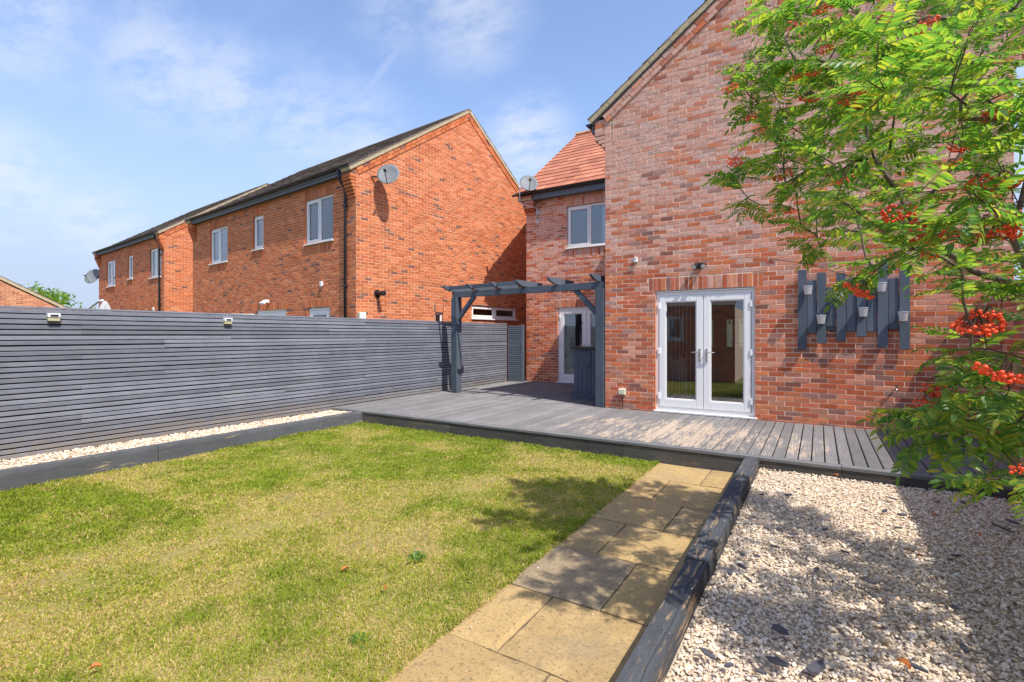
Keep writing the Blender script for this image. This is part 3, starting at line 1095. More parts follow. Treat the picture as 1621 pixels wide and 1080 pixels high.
# tied-back curtain inside the rear doors
mb = MB()
prof = [(.24, .30), (.6, .27), (.95, .20), (1.2, .13), (1.30, .11), (1.45, .20), (1.8, .34), (2.25, .40)]
n = 26
rows = []
for z, wd in prof:
    rows.append([Vector((XA + ax0 + .14 + wd * i / n + (.0 if z > 1.3 else 0), YA + .20 + .03 * math.sin(i * 1.45) * (wd / .4 + .3), z)) for i in range(n + 1)])
for r0, r1 in zip(rows, rows[1:]):
    for i in range(n):
        mb.poly([r0[i], r0[i + 1], r1[i + 1], r1[i]])
cu = mb.build("curtain", M['curtain'], None, smooth=True)
cu.modifiers.new("thickness", 'SOLIDIFY').thickness = .004
tag(cu, "pale green curtain tied back behind the glass of the rear doors", "curtain")

# dining chair inside
ch = thing("dining_chair", "pale dining chair with a pierced back standing inside the gable french doors", "chair", (-2.25, 9.45, .2))
mb = MB()
for k in range(9):
    for j in range(9):
        x0 = -2.46 + k * .048; z0 = .72 + j * .045
        mb.box(x0, x0 + .016, 9.25, 9.265, z0, z0 + .045)
        mb.box(x0 + .016, x0 + .048, 9.25, 9.265, z0, z0 + (.018 if (k + j) % 2 else .028))
mb.build("backrest", M['cloth_white'], ch)
mb = MB(); mb.box(-2.48, -2.02, 9.27, 9.68, .64, .68); mb.build("seat", M['cloth_white'], ch, bevel=.01)
for x in (-2.46, -2.04):
    for y in (9.29, 9.66):
        mb = MB(); mb.tube([(x, y, .2), (x, y, .64)], .014, 8); mb.build("leg", M['white_plastic'], ch)

# small things on the gable wall
def on_main(x, z, d): return Vector((x, YW - d, z))


a = thing("alarm_sensor", "small white rounded sensor high on the brick gable, above left of its french doors", "sensor", on_main(-2.784, 2.886, 0))
mb = MB(); mb.fbox(fr_m, -2.784 - XL - .038, -2.784 - XL + .038, 2.84, 2.915, .002, .05)
mb.build("housing", M['white_plastic'], a, bevel=.018, bseg=3)
mb = MB(); mb.lathe(on_main(-2.784, 2.915, .026), (0, 0, 1), [(0, .034), (.016, .028), (.024, .012)], 14); mb.build("cap", M['white_plastic'], a, smooth=True)

s = thing("security_light", "black twin-headed security light above the french doors of the gable", "light", on_main(-1.695, 2.715, 0))
mb = MB(); mb.fbox(fr_m, -1.695 - XL - .05, -1.695 - XL + .05, 2.66, 2.75, .002, .045); mb.build("back_box", M['black'], s, bevel=.01)
for sx in (-1, 1):
    mb = MB()
    c0 = on_main(-1.695 + sx * .045, 2.715, .05); dv = Vector((sx * .35, -1, -.55)).normalized()
    mb.lathe(c0, dv, [(0, .02), (.02, .034), (.085, .040), (.095, .040)], 12)
    mb.build("lamp_head", M['black'], s)
    mb = MB(); mb.lathe(c0 + dv * .096, dv, [(0, .034), (.004, .03)], 12); mb.build("lens", M['lamp_lens'], s)

k = thing("outdoor_socket", "cream weatherproof socket box low on the brick between pergola and gable doors", "socket", on_main(-3.03, .516, 0))
mb = MB(); mb.fbox(fr_m, -3.03 - XL - .065, -3.03 - XL + .065, .46, .575, .002, .075); mb.build("box", M['cream_plastic'], k, bevel=.012)
mb = MB(); mb.fbox(fr_m, -3.03 - XL - .055, -3.03 - XL + .055, .475, .565, .076, .088); mb.build("cover_flap", M['cream_plastic'], k, bevel=.006)
mb = MB(); mb.tube([on_main(-3.03, .462, .03), on_main(-3.028, .33, .02), on_main(-3.03, .21, .02)], .008, 6); mb.build("cable", M['black'], k)

tp = thing("garden_tap", "small brass garden tap on the brick below the wall planter", "tap", on_main(.919, .80, 0))
mb = MB(); mb.tube([on_main(.919, .80, .0), on_main(.919, .80, .07), on_main(.919, .785, .09), on_main(.919, .75, .095)], [.012, .012, .011, .010], 8); mb.build("spout", M['steel'], tp, smooth=True)
mb = MB(); mb.tube([on_main(.895, .842, .055), on_main(.943, .842, .055)], .006, 6); mb.tube([on_main(.919, .80, .055), on_main(.919, .842, .055)], .007, 6); mb.build("handle", M['black'], tp)

# ------------------------------------------------------------------ wall planter with pails
pl = thing("planter_board", "wall panel of grey vertical planks of uneven length on the brick gable", "wall panel", on_main(.4, 1.33, 0))
tops = [427, 443.3, 431.5, 455, 432, 440, 441.7, 438, 413.8, 440, 422.8]
bots = [553, 527.8, 544, 516.5, 540, 525, 533, 525, 551, 521, 553.4]
PT, PBt = [], []
for i in range(11):
    x = -.27 + i * .1222
    dep = 7.36 - .525 * (x + .06)
    zt, zb = 1.55 + (530 - tops[i]) * dep / 787, 1.55 + (530 - bots[i]) * dep / 787
    PT.append(zt); PBt.append(zb)
    d0 = .045 if i % 2 == 0 else .026
    mb = MB(); mb.box(x + .001, x + .117, YW - d0 - .02, YW - d0, zb, zt)
    mb.build("plank", M['grey_paint'], pl, bevel=.003)
for z in (1.62, 2.02):
    mb = MB(); mb.box(-.24, 1.04, YW - .0255, YW - .004, z, z + .06); mb.build("batten", M['grey_paint_x'], pl)
pot_lab = ["small zinc pail at the upper left of the grey wall planks", "small zinc pail low on the third plank of the wall panel", "small zinc pail near the middle top of the grey wall planks",
           "small zinc pail low in the middle of the wall planks, behind rowan leaves", "small zinc pail high on the long plank, half hidden by red berries", "small zinc pail on the last plank of the wall panel beside rowan branches"]
for (x, z, pi_), lab in zip([(-.137, 2.211, 0), (.032, 1.774, 2), (.25, 2.11, 4), (.536, 1.87, 6), (.746, 2.214, 8), (.985, 1.80, 10)], pot_lab):
    yb = YW - .068
    p = thing("zinc_pail", lab, "pail", (x, yb, z - .065), "zinc pails on the wall planks")
    mb = MB()
    c = Vector((x, yb - .068, z - .065)); n = 18
    for s in range(1):
        prof = [(.0, .042), (.002, .045), (.118, .061), (.120, .066), (.128, .066), (.130, .061)]
        mb.tube([c + Vector((0, 0, h)) for h, r in prof], [r for h, r in prof], n, cap=False)
        mb.tube([c + Vector((0, 0, h)) for h, r in [(.128, .058), (.09, .053)]], [.058, .053], n, cap=False)
        mb.poly([c + Vector((.052 * math.cos(2 * math.pi * q / n), .052 * math.sin(2 * math.pi * q / n), .095)) for q in range(n)])
    mb.build("bucket", M['zinc'], p, smooth=False)
    mb = MB(); mb.box(x - .012, x + .012, yb - .012, yb - .001, z + .01, z + .075); mb.build("hook", M['steel'], p)

# ------------------------------------------------------------------ deck
DT = 0.20
deck = tag(bpy.data.objects.new("deck", None), kind="structure")
deck.location = (-3, 7, DT); col.objects.link(deck); ORIGIN[deck.name] = Vector((-3, 7, DT))


def board_mesh(name, w, l, t, mat, grooves=7):
    """grooved decking board, long axis Y, top at z=0"""
    m_ = MB()
    prof = []
    ch = .006
    prof.append((0, -t)); prof.append((0, -ch)); prof.append((ch, 0))
    for g in range(grooves):
        c = ch + (w - 2 * ch) * (g + .5) / grooves
        prof += [(c - .004, 0), (c - .002, -.0025), (c + .002, -.0025), (c + .004, 0)]
    prof += [(w - ch, 0), (w, -ch), (w, -t)]
    n = len(prof)
    for y in (0, l):
        m_.v += [(x, y, z) for x, z in prof]
    for i in range(n - 1):
        m_.f.append((i, i + 1, n + i + 1, n + i))
    m_.f.append((n - 1, 0, n, 2 * n - 1)); m_.f.append(tuple(reversed(range(n)))[::-1]); m_.f.append(tuple(range(2 * n - 1, n - 1, -1)))
    me = bpy.data.meshes.new(name); me.from_pydata(m_.v, [], m_.f); me.materials.append(M[mat]); me.validate(); me.update()
    bm = bmesh.new(); bm.from_mesh(me); bmesh.ops.recalc_face_normals(bm, faces=bm.faces); bm.to_mesh(me); bm.free()
    return me


BP = .1252
bm_front = board_mesh("deck_board", BP - .012, 2.53, .028, 'deck')
bm_back = board_mesh("deck_board", BP - .012, 3.82, .028, 'deck')
x = -7.70
o0 = ORIGIN[deck.name]
while x < 1.93:
    wide = []
    if x + BP > XL + .02:
        wide = [(bm_front, 6.205)]
    else:
        cut = 8.735
        wide = [(bm_front, 6.205), (bm_back, 8.742)]
    for me, y in wide:
        o = bpy.data.objects.new("deck_board", me)
        o.location = Vector((x + rng.normal(0, .0008), y, DT + rng.normal(0, .0012))) - o0
        o.rotation_euler = (0, rng.normal(0, .004), rng.normal(0, .0006))
        col.objects.link(o); o.parent = deck
    x += BP
# edge boards and fascia
xs = [-7.70, -4.9, -2.1, .2, 1.94]
for a, b in zip(xs, xs[1:]):
    mb = MB(); mb.box(a + .002, b - .002, 6.145, 6.198, DT - .03, DT + .001); mb.build("deck_edge_board", M['deck_edge'], deck, bevel=.004)
    mb = MB(); mb.box(a + .002, b - .002, 6.082, 6.141, DT - .034, DT + .002); mb.build("deck_edge_board", M['deck_edge'], deck, bevel=.004)
    mb = MB(); mb.box(a + .001, b - .001, 6.092, 6.135, -.05, DT - .036); mb.build("deck_fascia_board", M['deck_fascia'], deck, bevel=.003)
mb = MB()
for y in (6.6, 7.4, 8.2): mb.box(-7.69, 1.93, y, y + .045, -.05, DT - .031)
for y in (9.0, 10, 11, 12): mb.box(-7.69, XL - .02, y, y + .045, -.05, DT - .031)
mb.build("deck_joists", M['deck_fascia'], deck, kind="stuff")
sheet("deck_void", -7.7, 1.95, 6.13, 12.6, -.03, 'fence_back')

# ------------------------------------------------------------------ slatted fence
FX = -7.70
ft = thing("slatted_fence", "long grey painted fence of narrow horizontal slats beside the lawn and deck", "fence", (FX, 4, .1))
mb = MB(); mb.box(FX - .075, FX - .045, -4.0, 12.25, .05, 1.80); mb.build("backing_boards", M['fence_back'], ft)
pitch = .0608
z = 0.155
row = 0
fo = ORIGIN[ft.name]
slat_meshes = {}


def slat_mesh(l, h, t=.019):
    key = (round(l, 3), h)
    if key not in slat_meshes:
        m_ = MB(); c = .003
        pr = [(-t, 0), (-c, 0), (0, c), (0, h - c), (-c, h), (-t, h)]
        n = len(pr)
        for y in (0, l): m_.v += [(x, y, zz) for x, zz in pr]
        for i in range(n): m_.f.append((i, n + i, n + (i + 1) % n, (i + 1) % n))
        m_.f.append(tuple(range(n))); m_.f.append(tuple(reversed(range(n, 2 * n))))
        me = bpy.data.meshes.new("slat"); me.from_pydata(m_.v, [], m_.f); me.materials.append(M['fence_paint']); me.update()
        bm = bmesh.new(); bm.from_mesh(me); bmesh.ops.recalc_face_normals(bm, faces=bm.faces); bm.to_mesh(me); bm.free()
        slat_meshes[key] = me
    return slat_meshes[key]


while row < 28:
    last = row >= 26
    h = .0468 if row < 26 else .050
    ys = [[-4.0, -1.2, 2.42, 6.05, 9.1, 12.2], [-4.0, .61, 4.24, 7.6, 12.2], [-4.0, -.3, 3.33, 6.9, 10.6, 12.2], [-4.0, 1.5, 5.15, 8.8, 12.2]][(row * 7 + row // 3) % 4]
    for a, b in zip(ys, ys[1:]):
        gapv = rng.normal(0, .0016)
        o = bpy.data.objects.new("slat", slat_mesh(b - a - .0016, h))
        o.location = Vector((FX + rng.normal(0, .0012), a + .0008, z + gapv)) - fo
        o.rotation_euler = (rng.normal(0, .0005), 0, 0)
        col.objects.link(o); o.parent = ft
    z += pitch
    row += 1
TOPZ = z
for y in (-4.0, -1.2, 2.42, 6.05, 9.1, 12.14):
    mb = MB(); mb.box(FX - .043, FX - .021, y - .045, y + .045, .05, 1.79); mb.build("post", M['fence_back'], ft)
mb = MB(); mb.box(FX - .09, FX + .004, -4, 12.2, TOPZ - .006, TOPZ + .016); mb.build("capping_rail", M['fence_paint'], ft, bevel=.003)

# return panel at the far end
rp = thing("fence_return_panel", "short slatted grey panel with end post closing the deck corner against the brick", "fence panel", (-7.4, 12.28, .2))
fr_r = Fr((-7.68, 12.22, 0), (1, .30))
mb = MB(); mb.fbox(fr_r, 0, .40, .2, 1.78, -.06, -.03); mb.build("backing_boards", M['fence_back'], rp)
for i in range(27):
    z0 = .215 + i * .0595
    mb = MB(); mb.fbox(fr_r, .0, .40, z0, z0 + .0465, -.019, 0); mb.build("slat", M['grey_paint_x'], rp, bevel=.002, bseg=1)
mb = MB(); mb.fbox(fr_r, .403, .480, .2, 1.84, -.07, .012); mb.build("post", M['grey_paint'], rp, bevel=.004)
mb = MB(); mb.fbox(fr_r, .39, .40, 1.2, 1.28, .0, .02); mb.build("latch", M['steel'], rp)

# solar lights on the fence
for (y, z, lab) in [(2.15, 1.765, "square solar fence light near the left end of the slatted fence"), (4.18, 1.768, "square solar fence light further along the fence, below the neighbour's patio door")]:
    l = thing("fence_light", lab, "light", (FX, y, z - .06), "solar lights on the slatted fence")
    mb = MB(); mb.box(FX + .002, FX + .058, y - .058, y + .058, z - .012, z + .035); mb.build("cover", M['white_plastic'], l, bevel=.006)
    mb = MB(); mb.box(FX + .0585, FX + .0605, y - .036, y + .036, z - .002, z + .022); mb.build("solar_panel", M['solar_cell'], l)
    mb = MB(); mb.box(FX + .002, FX + .05, y - .055, y + .055, z - .055, z - .0125); mb.build("lens", M['lamp_base'], l, bevel=.005)


# ------------------------------------------------------------------ sleepers
def sleeper(name, label, cat, x0, x1, y0, y1, z0, z1, mat, seed, rot=0.0, group=None, crack=True):
    """weathered baulk: fine grid, worn arrises, splits along the grain"""
    cx, cy = (x0 + x1) / 2, (y0 + y1) / 2
    L, Wd, H = y1 - y0, x1 - x0, z1 - z0
    ny, nw, nh = max(30, int(L / .025)), 26, 6
    per = [(-Wd / 2 + Wd * i / nw, 0.0) for i in range(nw)] + [(Wd / 2, -H * i / nh) for i in range(nh)] + [(Wd / 2 - Wd * i / nw, -H) for i in range(nw)] + [(-Wd / 2, -H + H * i / nh) for i in range(nh)]
    per = np.array(per); n = len(per)
    ys = np.linspace(-L / 2, L / 2, ny)
    V = np.zeros((ny, n, 3))
    for j, y in enumerate(ys):
        px, pz = per[:, 0].copy(), per[:, 1].copy()
        edge = np.minimum(np.abs(np.abs(px) - Wd / 2), .02) / .02
        nz = fbm(np.full(n, y), px * 6 + pz * 9, 3.0, seed) - .5
        worn = fbm(np.full(n, y), px * 0 + 3, 5.0, seed + 5)
        px = px * (1 - .004 / Wd * 2 * ((np.abs(pz) < .01) & (np.abs(np.abs(px) - Wd / 2) < .01)) * (1 + worn * 1.5))
        pz = pz + nz * .0016 - (((np.abs(px) > Wd / 2 * .93) & (pz > -.01)) * (.001 + .003 * worn))
        if crack:
            for q, (c0, amp, wdt, ph) in enumerate([(-.012, .012, .004, 0), (.035, .008, .0035, 2.0)]):
                cxk = c0 + .012 * math.sin(y * 1.7 + ph + seed) + .006 * math.sin(y * 9 + seed)
                on = max(0.0, min(1.0, 2.2 * math.sin(y * 1.3 + ph + seed * 1.3) + .6))
                pz = pz - on * amp * np.exp(-((per[:, 0] - cxk) / wdt) ** 2) * (per[:, 1] > -.001)
        V[j, :, 0], V[j, :, 1], V[j, :, 2] = px, y, pz
    V = V.reshape(-1, 3)
    a = np.arange(n); b = (a + 1) % n
    F = []
    for j in range(ny - 1):
        F.append(np.stack([j * n + a, j * n + b, (j + 1) * n + b, (j + 1) * n + a], 1))
    F = np.concatenate(F).ravel()
    lt = [4] * ((ny - 1) * n) + [n, n]
    F = np.concatenate([F, np.arange(n)[::-1], (ny - 1) * n + np.arange(n)])
    o = np_obj(name, V, F, lt, M[mat])
    me = o.data
    bm = bmesh.new(); bm.from_mesh(me); bmesh.ops.recalc_face_normals(bm, faces=bm.faces); bm.to_mesh(me); bm.free()
    o.location = (cx, cy, z1); o.rotation_euler = (0, 0, rot)
    ORIGIN[o.name] = Vector((cx, cy, z1))
    return tag(o, label, cat, group)


G_S = "sleepers along the path and lawn"
sleeper("timber_sleeper", "cracked dark timber sleeper running from the deck between path and gravel", "sleeper", -.70, -.555, 3.142, 6.08, -.02, .197, 'sleeper', 3, 0.0, G_S)
sleeper("timber_sleeper", "nearest weathered timber sleeper between the paving slabs and the white gravel", "sleeper", -.685, -.56, .35, 3.128, -.02, .192, 'sleeper', 8, 0, G_S)
sleeper("timber_sleeper", "long grey timber edging between the lawn and the fence gravel, meeting the deck", "sleeper", -7.02, -6.86, 2.9, 6.10, -.03, .19, 'sleeper_left', 5, 0, G_S, crack=False)
sleeper("timber_sleeper", "grey timber edging at the lower left between the lawn and the fence gravel", "sleeper", -7.025, -6.865, -1.2, 2.895, -.03, .19, 'sleeper_left', 6, 0, G_S, crack=False)

# ------------------------------------------------------------------ path
path = tag(bpy.data.objects.new("path", None), kind="structure")
path.location = (-1.25, 3, 0); col.objects.link(path); ORIGIN[path.name] = Vector((-1.25, 3, 0))
mb = MB(); mb.box(-1.66, -.69, -1.0, 6.09, -.05, -.016); mb.build("path_bedding", M['path_joint'], path)
rows = [6.085, 5.40, 4.665, 3.98, 3.325, 2.645, 2.035, 1.40, .75, .1]


def slab(x0, x1, y0, y1, i, mt='slab'):
    g = .006
    n = 10
    xs_ = np.linspace(x0 + g, x1 - g, n); ys_ = np.linspace(y0 + g, y1 - g, n)
    mb = MB()
    ht = rng.normal(0, .002)
    tz = []
    for yy in ys_:
        for xx in xs_:
            e = min(xx - x0 - g, x1 - g - xx, yy - y0 - g, y1 - g - yy)
            jx = (rng.normal(0, .002) if e < 1e-6 else 0)
            tz.append((xx + jx, yy + (rng.normal(0, .002) if e < 1e-6 else 0), ht + .006 * (float(fbm(xx, yy, 4, i)) - .5) - (.007 if e < 1e-6 else 0)))
    mb.v += tz
    for j in range(n - 1):
        for k_ in range(n - 1):
            mb.f.append((j * n + k_, j * n + k_ + 1, (j + 1) * n + k_ + 1, (j + 1) * n + k_)); mb.m.append(0)
    per = [k_ for k_ in range(n)] + [(j + 1) * n - 1 for j in range(1, n)] + [(n - 1) * n + k_ for k_ in range(n - 2, -1, -1)] + [j * n for j in range(n - 2, 0, -1)]
    b = len(mb.v)
    mb.v += [(mb.v[q][0], mb.v[q][1], -.04) for q in per]
    for q in range(len(per)):
        q2 = (q + 1) % len(per)
        mb.f.append((per[q], b + q, b + q2, per[q2])); mb.m.append(0)
    mb.build("paving_slab", M[mt], path, smooth=False)


for i, (y1, y0) in enumerate(zip(rows, rows[1:])):
    xm_ = -1.05 if i % 2 == 0 else -1.345
    slab(-1.66, xm_, y0, y1, i * 2, 'slab_grey' if i == 4 else 'slab'); slab(xm_, -.703, y0, y1, i * 2 + 1)

# ------------------------------------------------------------------ pergola
pg = thing("pergola", "grey timber pergola frame with two posts, arched braces and short rafters over the deck", "pergola", (-5.3, 9.0, DT))
PA, PB = Vector((-7.20, 9.20, 0)), Vector((-3.472, 8.835, 0))
dirp = (PB - PA).normalized()
fr_p = Fr((PA.x, PA.y, 0), (dirp.x, dirp.y))       # u along the beam, d towards the camera
LP = (PB - PA).length
hw = .088
for u in (0, LP):
    mb = MB(); mb.fbox(fr_p, u - hw, u + hw, DT + .001, 2.41, -hw, hw); mb.build("post", M['grey_paint'], pg, bevel=.008)
mb = MB(); mb.fbox(fr_p, -.09, LP + .085, 2.412, 2.545, -.045, .055); mb.build("beam", M['grey_paint_x'], pg, bevel=.006)
for s, u in ((1, 0), (-1, LP)):
    a = fr_p.P(u + s * (hw - .01), 1.93, 0); b = fr_p.P(u + s * .56, 2.42, 0)
    d = (b - a).normalized(); nn = fr_p.n.cross(d).normalized()
    mb = MB()
    segs = 6
    pts = []
    for i in range(segs + 1):
        t_ = i / segs
        bow = math.sin(math.pi * t_) * .015
        pts.append(a + (b - a) * t_ + nn * (-s) * bow * 0)
    def ringp(p): return [p - nn * .045 - fr_p.n * .035, p + nn * .045 - fr_p.n * .035, p + nn * .045 + fr_p.n * .035, p - nn * .045 + fr_p.n * .035]
    rg = [ringp(p) for p in pts]
    for r0, r1 in zip(rg, rg[1:]):
        for k_ in range(4): mb.poly([r0[k_], r0[(k_ + 1) % 4], r1[(k_ + 1) % 4], r1[k_]])
    mb.poly(list(reversed(rg[0]))); mb.poly(rg[-1])
    o = mb.build("brace", M['grey_paint_x'], pg)
    bm = bmesh.new(); bm.from_mesh(o.data); bmesh.ops.recalc_face_normals(bm, faces=bm.faces); bm.to_mesh(o.data); bm.free()
us = [-.02, .60, 1.22, 1.88, 2.60, 3.28, LP + .03]
us = [-.04, .68, 1.36, 2.02, 2.80, LP - .02]
for u in us:
    # profile in (d, z): front end cut to a nosing
    pr_ = [(.40, 2.665), (.40, 2.635), (.30, 2.585), (.17, 2.547), (-.55, 2.547), (-.55, 2.665)]
    mb = MB()
    for uu in (u - .028, u + .028): mb.v += [tuple(fr_p.P(uu, z, d)) for d, z in pr_]
    n = len(pr_)
    for i in range(n): mb.f.append((i, (i + 1) % n, n + (i + 1) % n, n + i)); mb.m.append(0)
    mb.f.append(tuple(range(n))); mb.m.append(0); mb.f.append(tuple(range(2 * n - 1, n - 1, -1))); mb.m.append(0)
    o = mb.build("rafter", M['grey_paint'], pg, bevel=.003)
    bm = bmesh.new(); bm.from_mesh(o.data); bmesh.ops.recalc_face_normals(bm, faces=bm.faces); bm.to_mesh(o.data); bm.free()
for a, b in list(zip(us, us[1:]))[:3]:
    mb = MB(); mb.fbox(fr_p, a + .030, b - .030, 2.585, 2.662, .205, .235); mb.build("nogging", M['grey_paint_x'], pg, bevel=.003)

# ------------------------------------------------------------------ outdoor cupboard beneath the pergola
cb = thing("bar_cabinet", "grey panelled outdoor cupboard with a dark worktop beneath the pergola", "cabinet", (-4.0, 9.95, DT))
cx0, cx1, cy0, cy1 = -4.46, -3.44, 9.72, 10.22
mb = MB(); mb.box(cx0 + .012, cx1, cy0 + .022, cy1, DT + .06, 1.245); mb.build("carcass", M['grey_paint'], cb)
mb = MB(); mb.box(cx0 - .03, cx1, cy0 - .03, cy1, DT + .001, DT + .125); mb.build("plinth", M['grey_paint_x'], cb, bevel=.004)
mb = MB(); mb.box(cx0 - .04, cx1, cy0 - .045, cy1 + .02, 1.247, 1.29); mb.build("worktop", M['worktop'], cb, bevel=.004)
for k_ in range(10):
    x0 = cx0 + .012 + k_ * .1005
    mb = MB(); mb.box(x0 + .002, x0 + .0985, cy0, cy0 + .02, DT + .127, 1.20 if k_ > 5 else 1.243); mb.build("plank", M['grey_paint'], cb, bevel=.004)
mb = MB(); mb.box(cx0 + .20, cx0 + .40, cy0 - .016, cy0 - .002, .88, 1.19); mb.build("door", M['grey_paint'], cb, bevel=.004)
mb = MB(); mb.box(cx0 + .27, cx0 + .33, cy0 - .028, cy0 - .017, 1.13, 1.145); mb.build("handle", M['black'], cb)


# ------------------------------------------------------------------ satellite dishes
def dish(label, c, aim, foot, rad=.30, tilt_long=1.12):
    """offset dish: shallow bowl, arm with receiver, bracket back to the wall"""
    c, aim, foot = Vector(c), Vector(aim).normalized(), Vector(foot)
    t = thing("satellite_dish", label, "satellite dish", tuple(foot), "satellite dishes on the houses")
    up = (Vector((0, 0, 1)) - aim * aim.z).normalized(); sd = up.cross(aim)
    mb = MB()
    nr, ns = 5, 28
    for back in (0, 1):
        base = len(mb.v)
        for i in range(nr + 1):
            r_ = rad * i / nr
            for k_ in range(ns):
                an = 2 * math.pi * k_ / ns
                x, y = r_ * math.cos(an), r_ * tilt_long * math.sin(an)
                mb.v.append(tuple(c + sd * x + up * y + aim * (.16 * (r_ / rad) ** 2 * rad * 1.2 - (.008 if back else 0))))
        for i in range(nr):
            for k_ in range(ns):
                a, b = base + i * ns + k_, base + i * ns + (k_ + 1) % ns
                mb.f.append((a, b, b + ns, a + ns) if not back else (a + ns, b + ns, b, a)); mb.m.append(0)
        if back:
            o_ = nr * ns
            for k_ in range(ns):
                a, b = o_ + k_, o_ + (k_ + 1) % ns
                A, B = base + o_ + k_, base + o_ + (k_ + 1) % ns
                mb.f.append((a, b, B, A)); mb.m.append(0)
    mb.build("reflector", M['dish'], t, smooth=True)
    low = c - up * rad * tilt_long * .98 + aim * .05
    lnb = c + aim * rad * 1.25 - up * rad * .55
    mb = MB(); mb.tube([low - aim * .03, lnb], .010, 6); mb.build("arm", M['black'], t)
    mb = MB(); mb.lathe(lnb + (c - lnb).normalized() * -.05, (c - lnb), [(0, .02), (.05, .022), (.07, .034), (.11, .034)], 12); mb.build("receiver", M['black'], t)
    mb = MB(); mb.tube([c - aim * .02, c - aim * .12, foot + Vector((0, 0, 0))], [.03, .024, .02], 8)
    mb.build("bracket", M['black'], t)
    return t


AIM = Vector((.48, -.80, .42))

# ------------------------------------------------------------------ neighbours (turned 5.5 degrees)
AN = R(5.5)
E1 = Vector((-math.cos(AN), math.sin(AN), 0)); E2 = Vector((math.sin(AN), math.cos(AN), 0))
CN = Vector((-9.255, 8.028, 0))


def neighbour(lab, name, s0, length, wins, doors, depth=7.86, eave=5.37, singles=0, pale=False, kneel=.18):
    """brick house: s0 = distance of its near corner along the row"""
    c = CN + E1 * s0
    t = thing("brick_house", lab, "house", (c.x, c.y, 0))
    fr_f = Fr(c + E1 * length, -E1)
    fr_g = Fr(c, E2)
    ap = depth / 2
    pitch_ = .675
    zt = eave + .12
    ops = [(length - b, length - a, v0, v1) for a, b, v0, v1 in wins]
    dops = [(length - b, length - a, v0, v1) for a, b, v0, v1, k_ in doors]
    brick_wall(t, fr_f, [(.012, 0), (length - .012, 0), (length - .012, eave), (.012, eave)], ops + dops,
               [(a - .0, b + .0, v1 + .004) for a, b, v0, v1 in ops if v1 < eave - .25] + [(a, b, v0 - .255) for a, b, v0, v1 in ops] + [(a - .1, b + .1, v1 + .004) for a, b, v0, v1 in dops],
               mat='brick_neigh', mortar='mortar_neigh', name='front_wall')
    return t, fr_f, fr_g, zt, ap, pitch_, c


def finish(t, fr_f, fr_g, zt, ap, pitch_, c, length, depth, gops, gsold, singles):
    brick_wall(t, fr_g, [(.006, 0), (depth, 0), (depth, zt), (ap, zt + ap * pitch_), (.006, zt)], gops, gsold, mat='brick_neigh', mortar='mortar_neigh', name='gable_wall', singles=singles)
    fr_l = Fr(c + E1 * length + E2 * depth, -E2)
    brick_wall(t, fr_l, [(0, 0), (depth - .006, 0), (depth - .006, zt), (ap, zt + ap * pitch_), (0, zt)], (), (), mat='brick_neigh', mortar='mortar_neigh', name='gable_wall')
    raking_band(t, fr_g, (-.03, zt - .01), (ap, zt + ap * pitch_ + .01), 2, .02, 'brick_neigh')
    raking_band(t, fr_g, (depth + .03, zt - .01), (ap, zt + ap * pitch_ + .01), 2, .02, 'brick_neigh')
    corbel(t, fr_g, 4.80, .17, zt - .04, .33, 'brick_neigh', -1, 0.0, steps=6)
    corbel(t, fr_g, 4.80, .17, zt - .02, .33, 'brick_neigh', 1, depth, steps=6)
    corbel(t, fr_l, 4.80, .17, zt - .02, .33, 'brick_neigh', 1, depth, steps=6)
    for fr, m_ in ((fr_g, 1), (fr_l, -1)):
        verge(t, fr, (-.19, zt - .19 * pitch_ + .015), (ap, zt + ap * pitch_ + .015), out=.04, th=.07)
        verge(t, fr, (depth + .19, zt - .19 * pitch_ + .015), (ap, zt + ap * pitch_ + .015), out=.04, th=.07)
    # roof slopes
    ro = .19
    zl, zr = zt - ro * pitch_ + .085, zt + ap * pitch_ + .085
    P = lambda u, e, z: c + E1 * u + E2 * e + Vector((0, 0, z))
    rf = roof_slab(t, [P(length, -ro, zl), P(0, -ro, zl), P(0, ap, zr), P(length, ap, zr)], .07, 'soffit')
    sl = math.hypot(ap + ro, zr - zl)
    tiles_on_slope(rf, P(length, -ro, zl + .005), -E1, (E2 * (ap + ro) + Vector((0, 0, zr - zl))).normalized(), length, sl, .30, .32, 'tile_dark')
    rb = roof_slab(t, [P(0, depth + ro, zl), P(length, depth + ro, zl), P(length, ap, zr), P(0, ap, zr)], .07, 'tile_dark')
    ridge_tiles(t, P(-.05, ap, zr - .03), P(length + .05, ap, zr - .03), 'tile_dark', .09, .45)
    # fascia, soffit, gutter, downpipe
    mb = MB(); mb.fbox(fr_f, -.05, length - .335, 5.345, 5.485, .12, .145); mb.build("fascia", M['fascia'], t)
    mb = MB(); mb.fbox(fr_f, -.05, length - .335, 5.35, 5.365, .012, .118); mb.build("soffit", M['soffit'], t)
    gutter(t, fr_f.P(-.05, 5.525, .196), fr_f.P(length + .02, 5.525, .196))
    dp = MB()
    u = length - .42
    dp.tube([fr_f.P(u, 5.48, .196), fr_f.P(u, 5.36, .196), fr_f.P(u + .01, 5.22, .17), fr_f.P(u + .05, 5.06, .07), fr_f.P(u + .05, 4.95, .05), fr_f.P(u + .05, 0.1, .05)], .034, 10)
    d = dp.build("downpipe", M['gutter'], t, smooth=True)
    for z in (4.6, 2.7, 1.2):
        mb = MB(); mb.fbox(fr_f, u + .008, u + .092, z, z + .05, .004, .092); mb.build("pipe_bracket", M['gutter'], d)


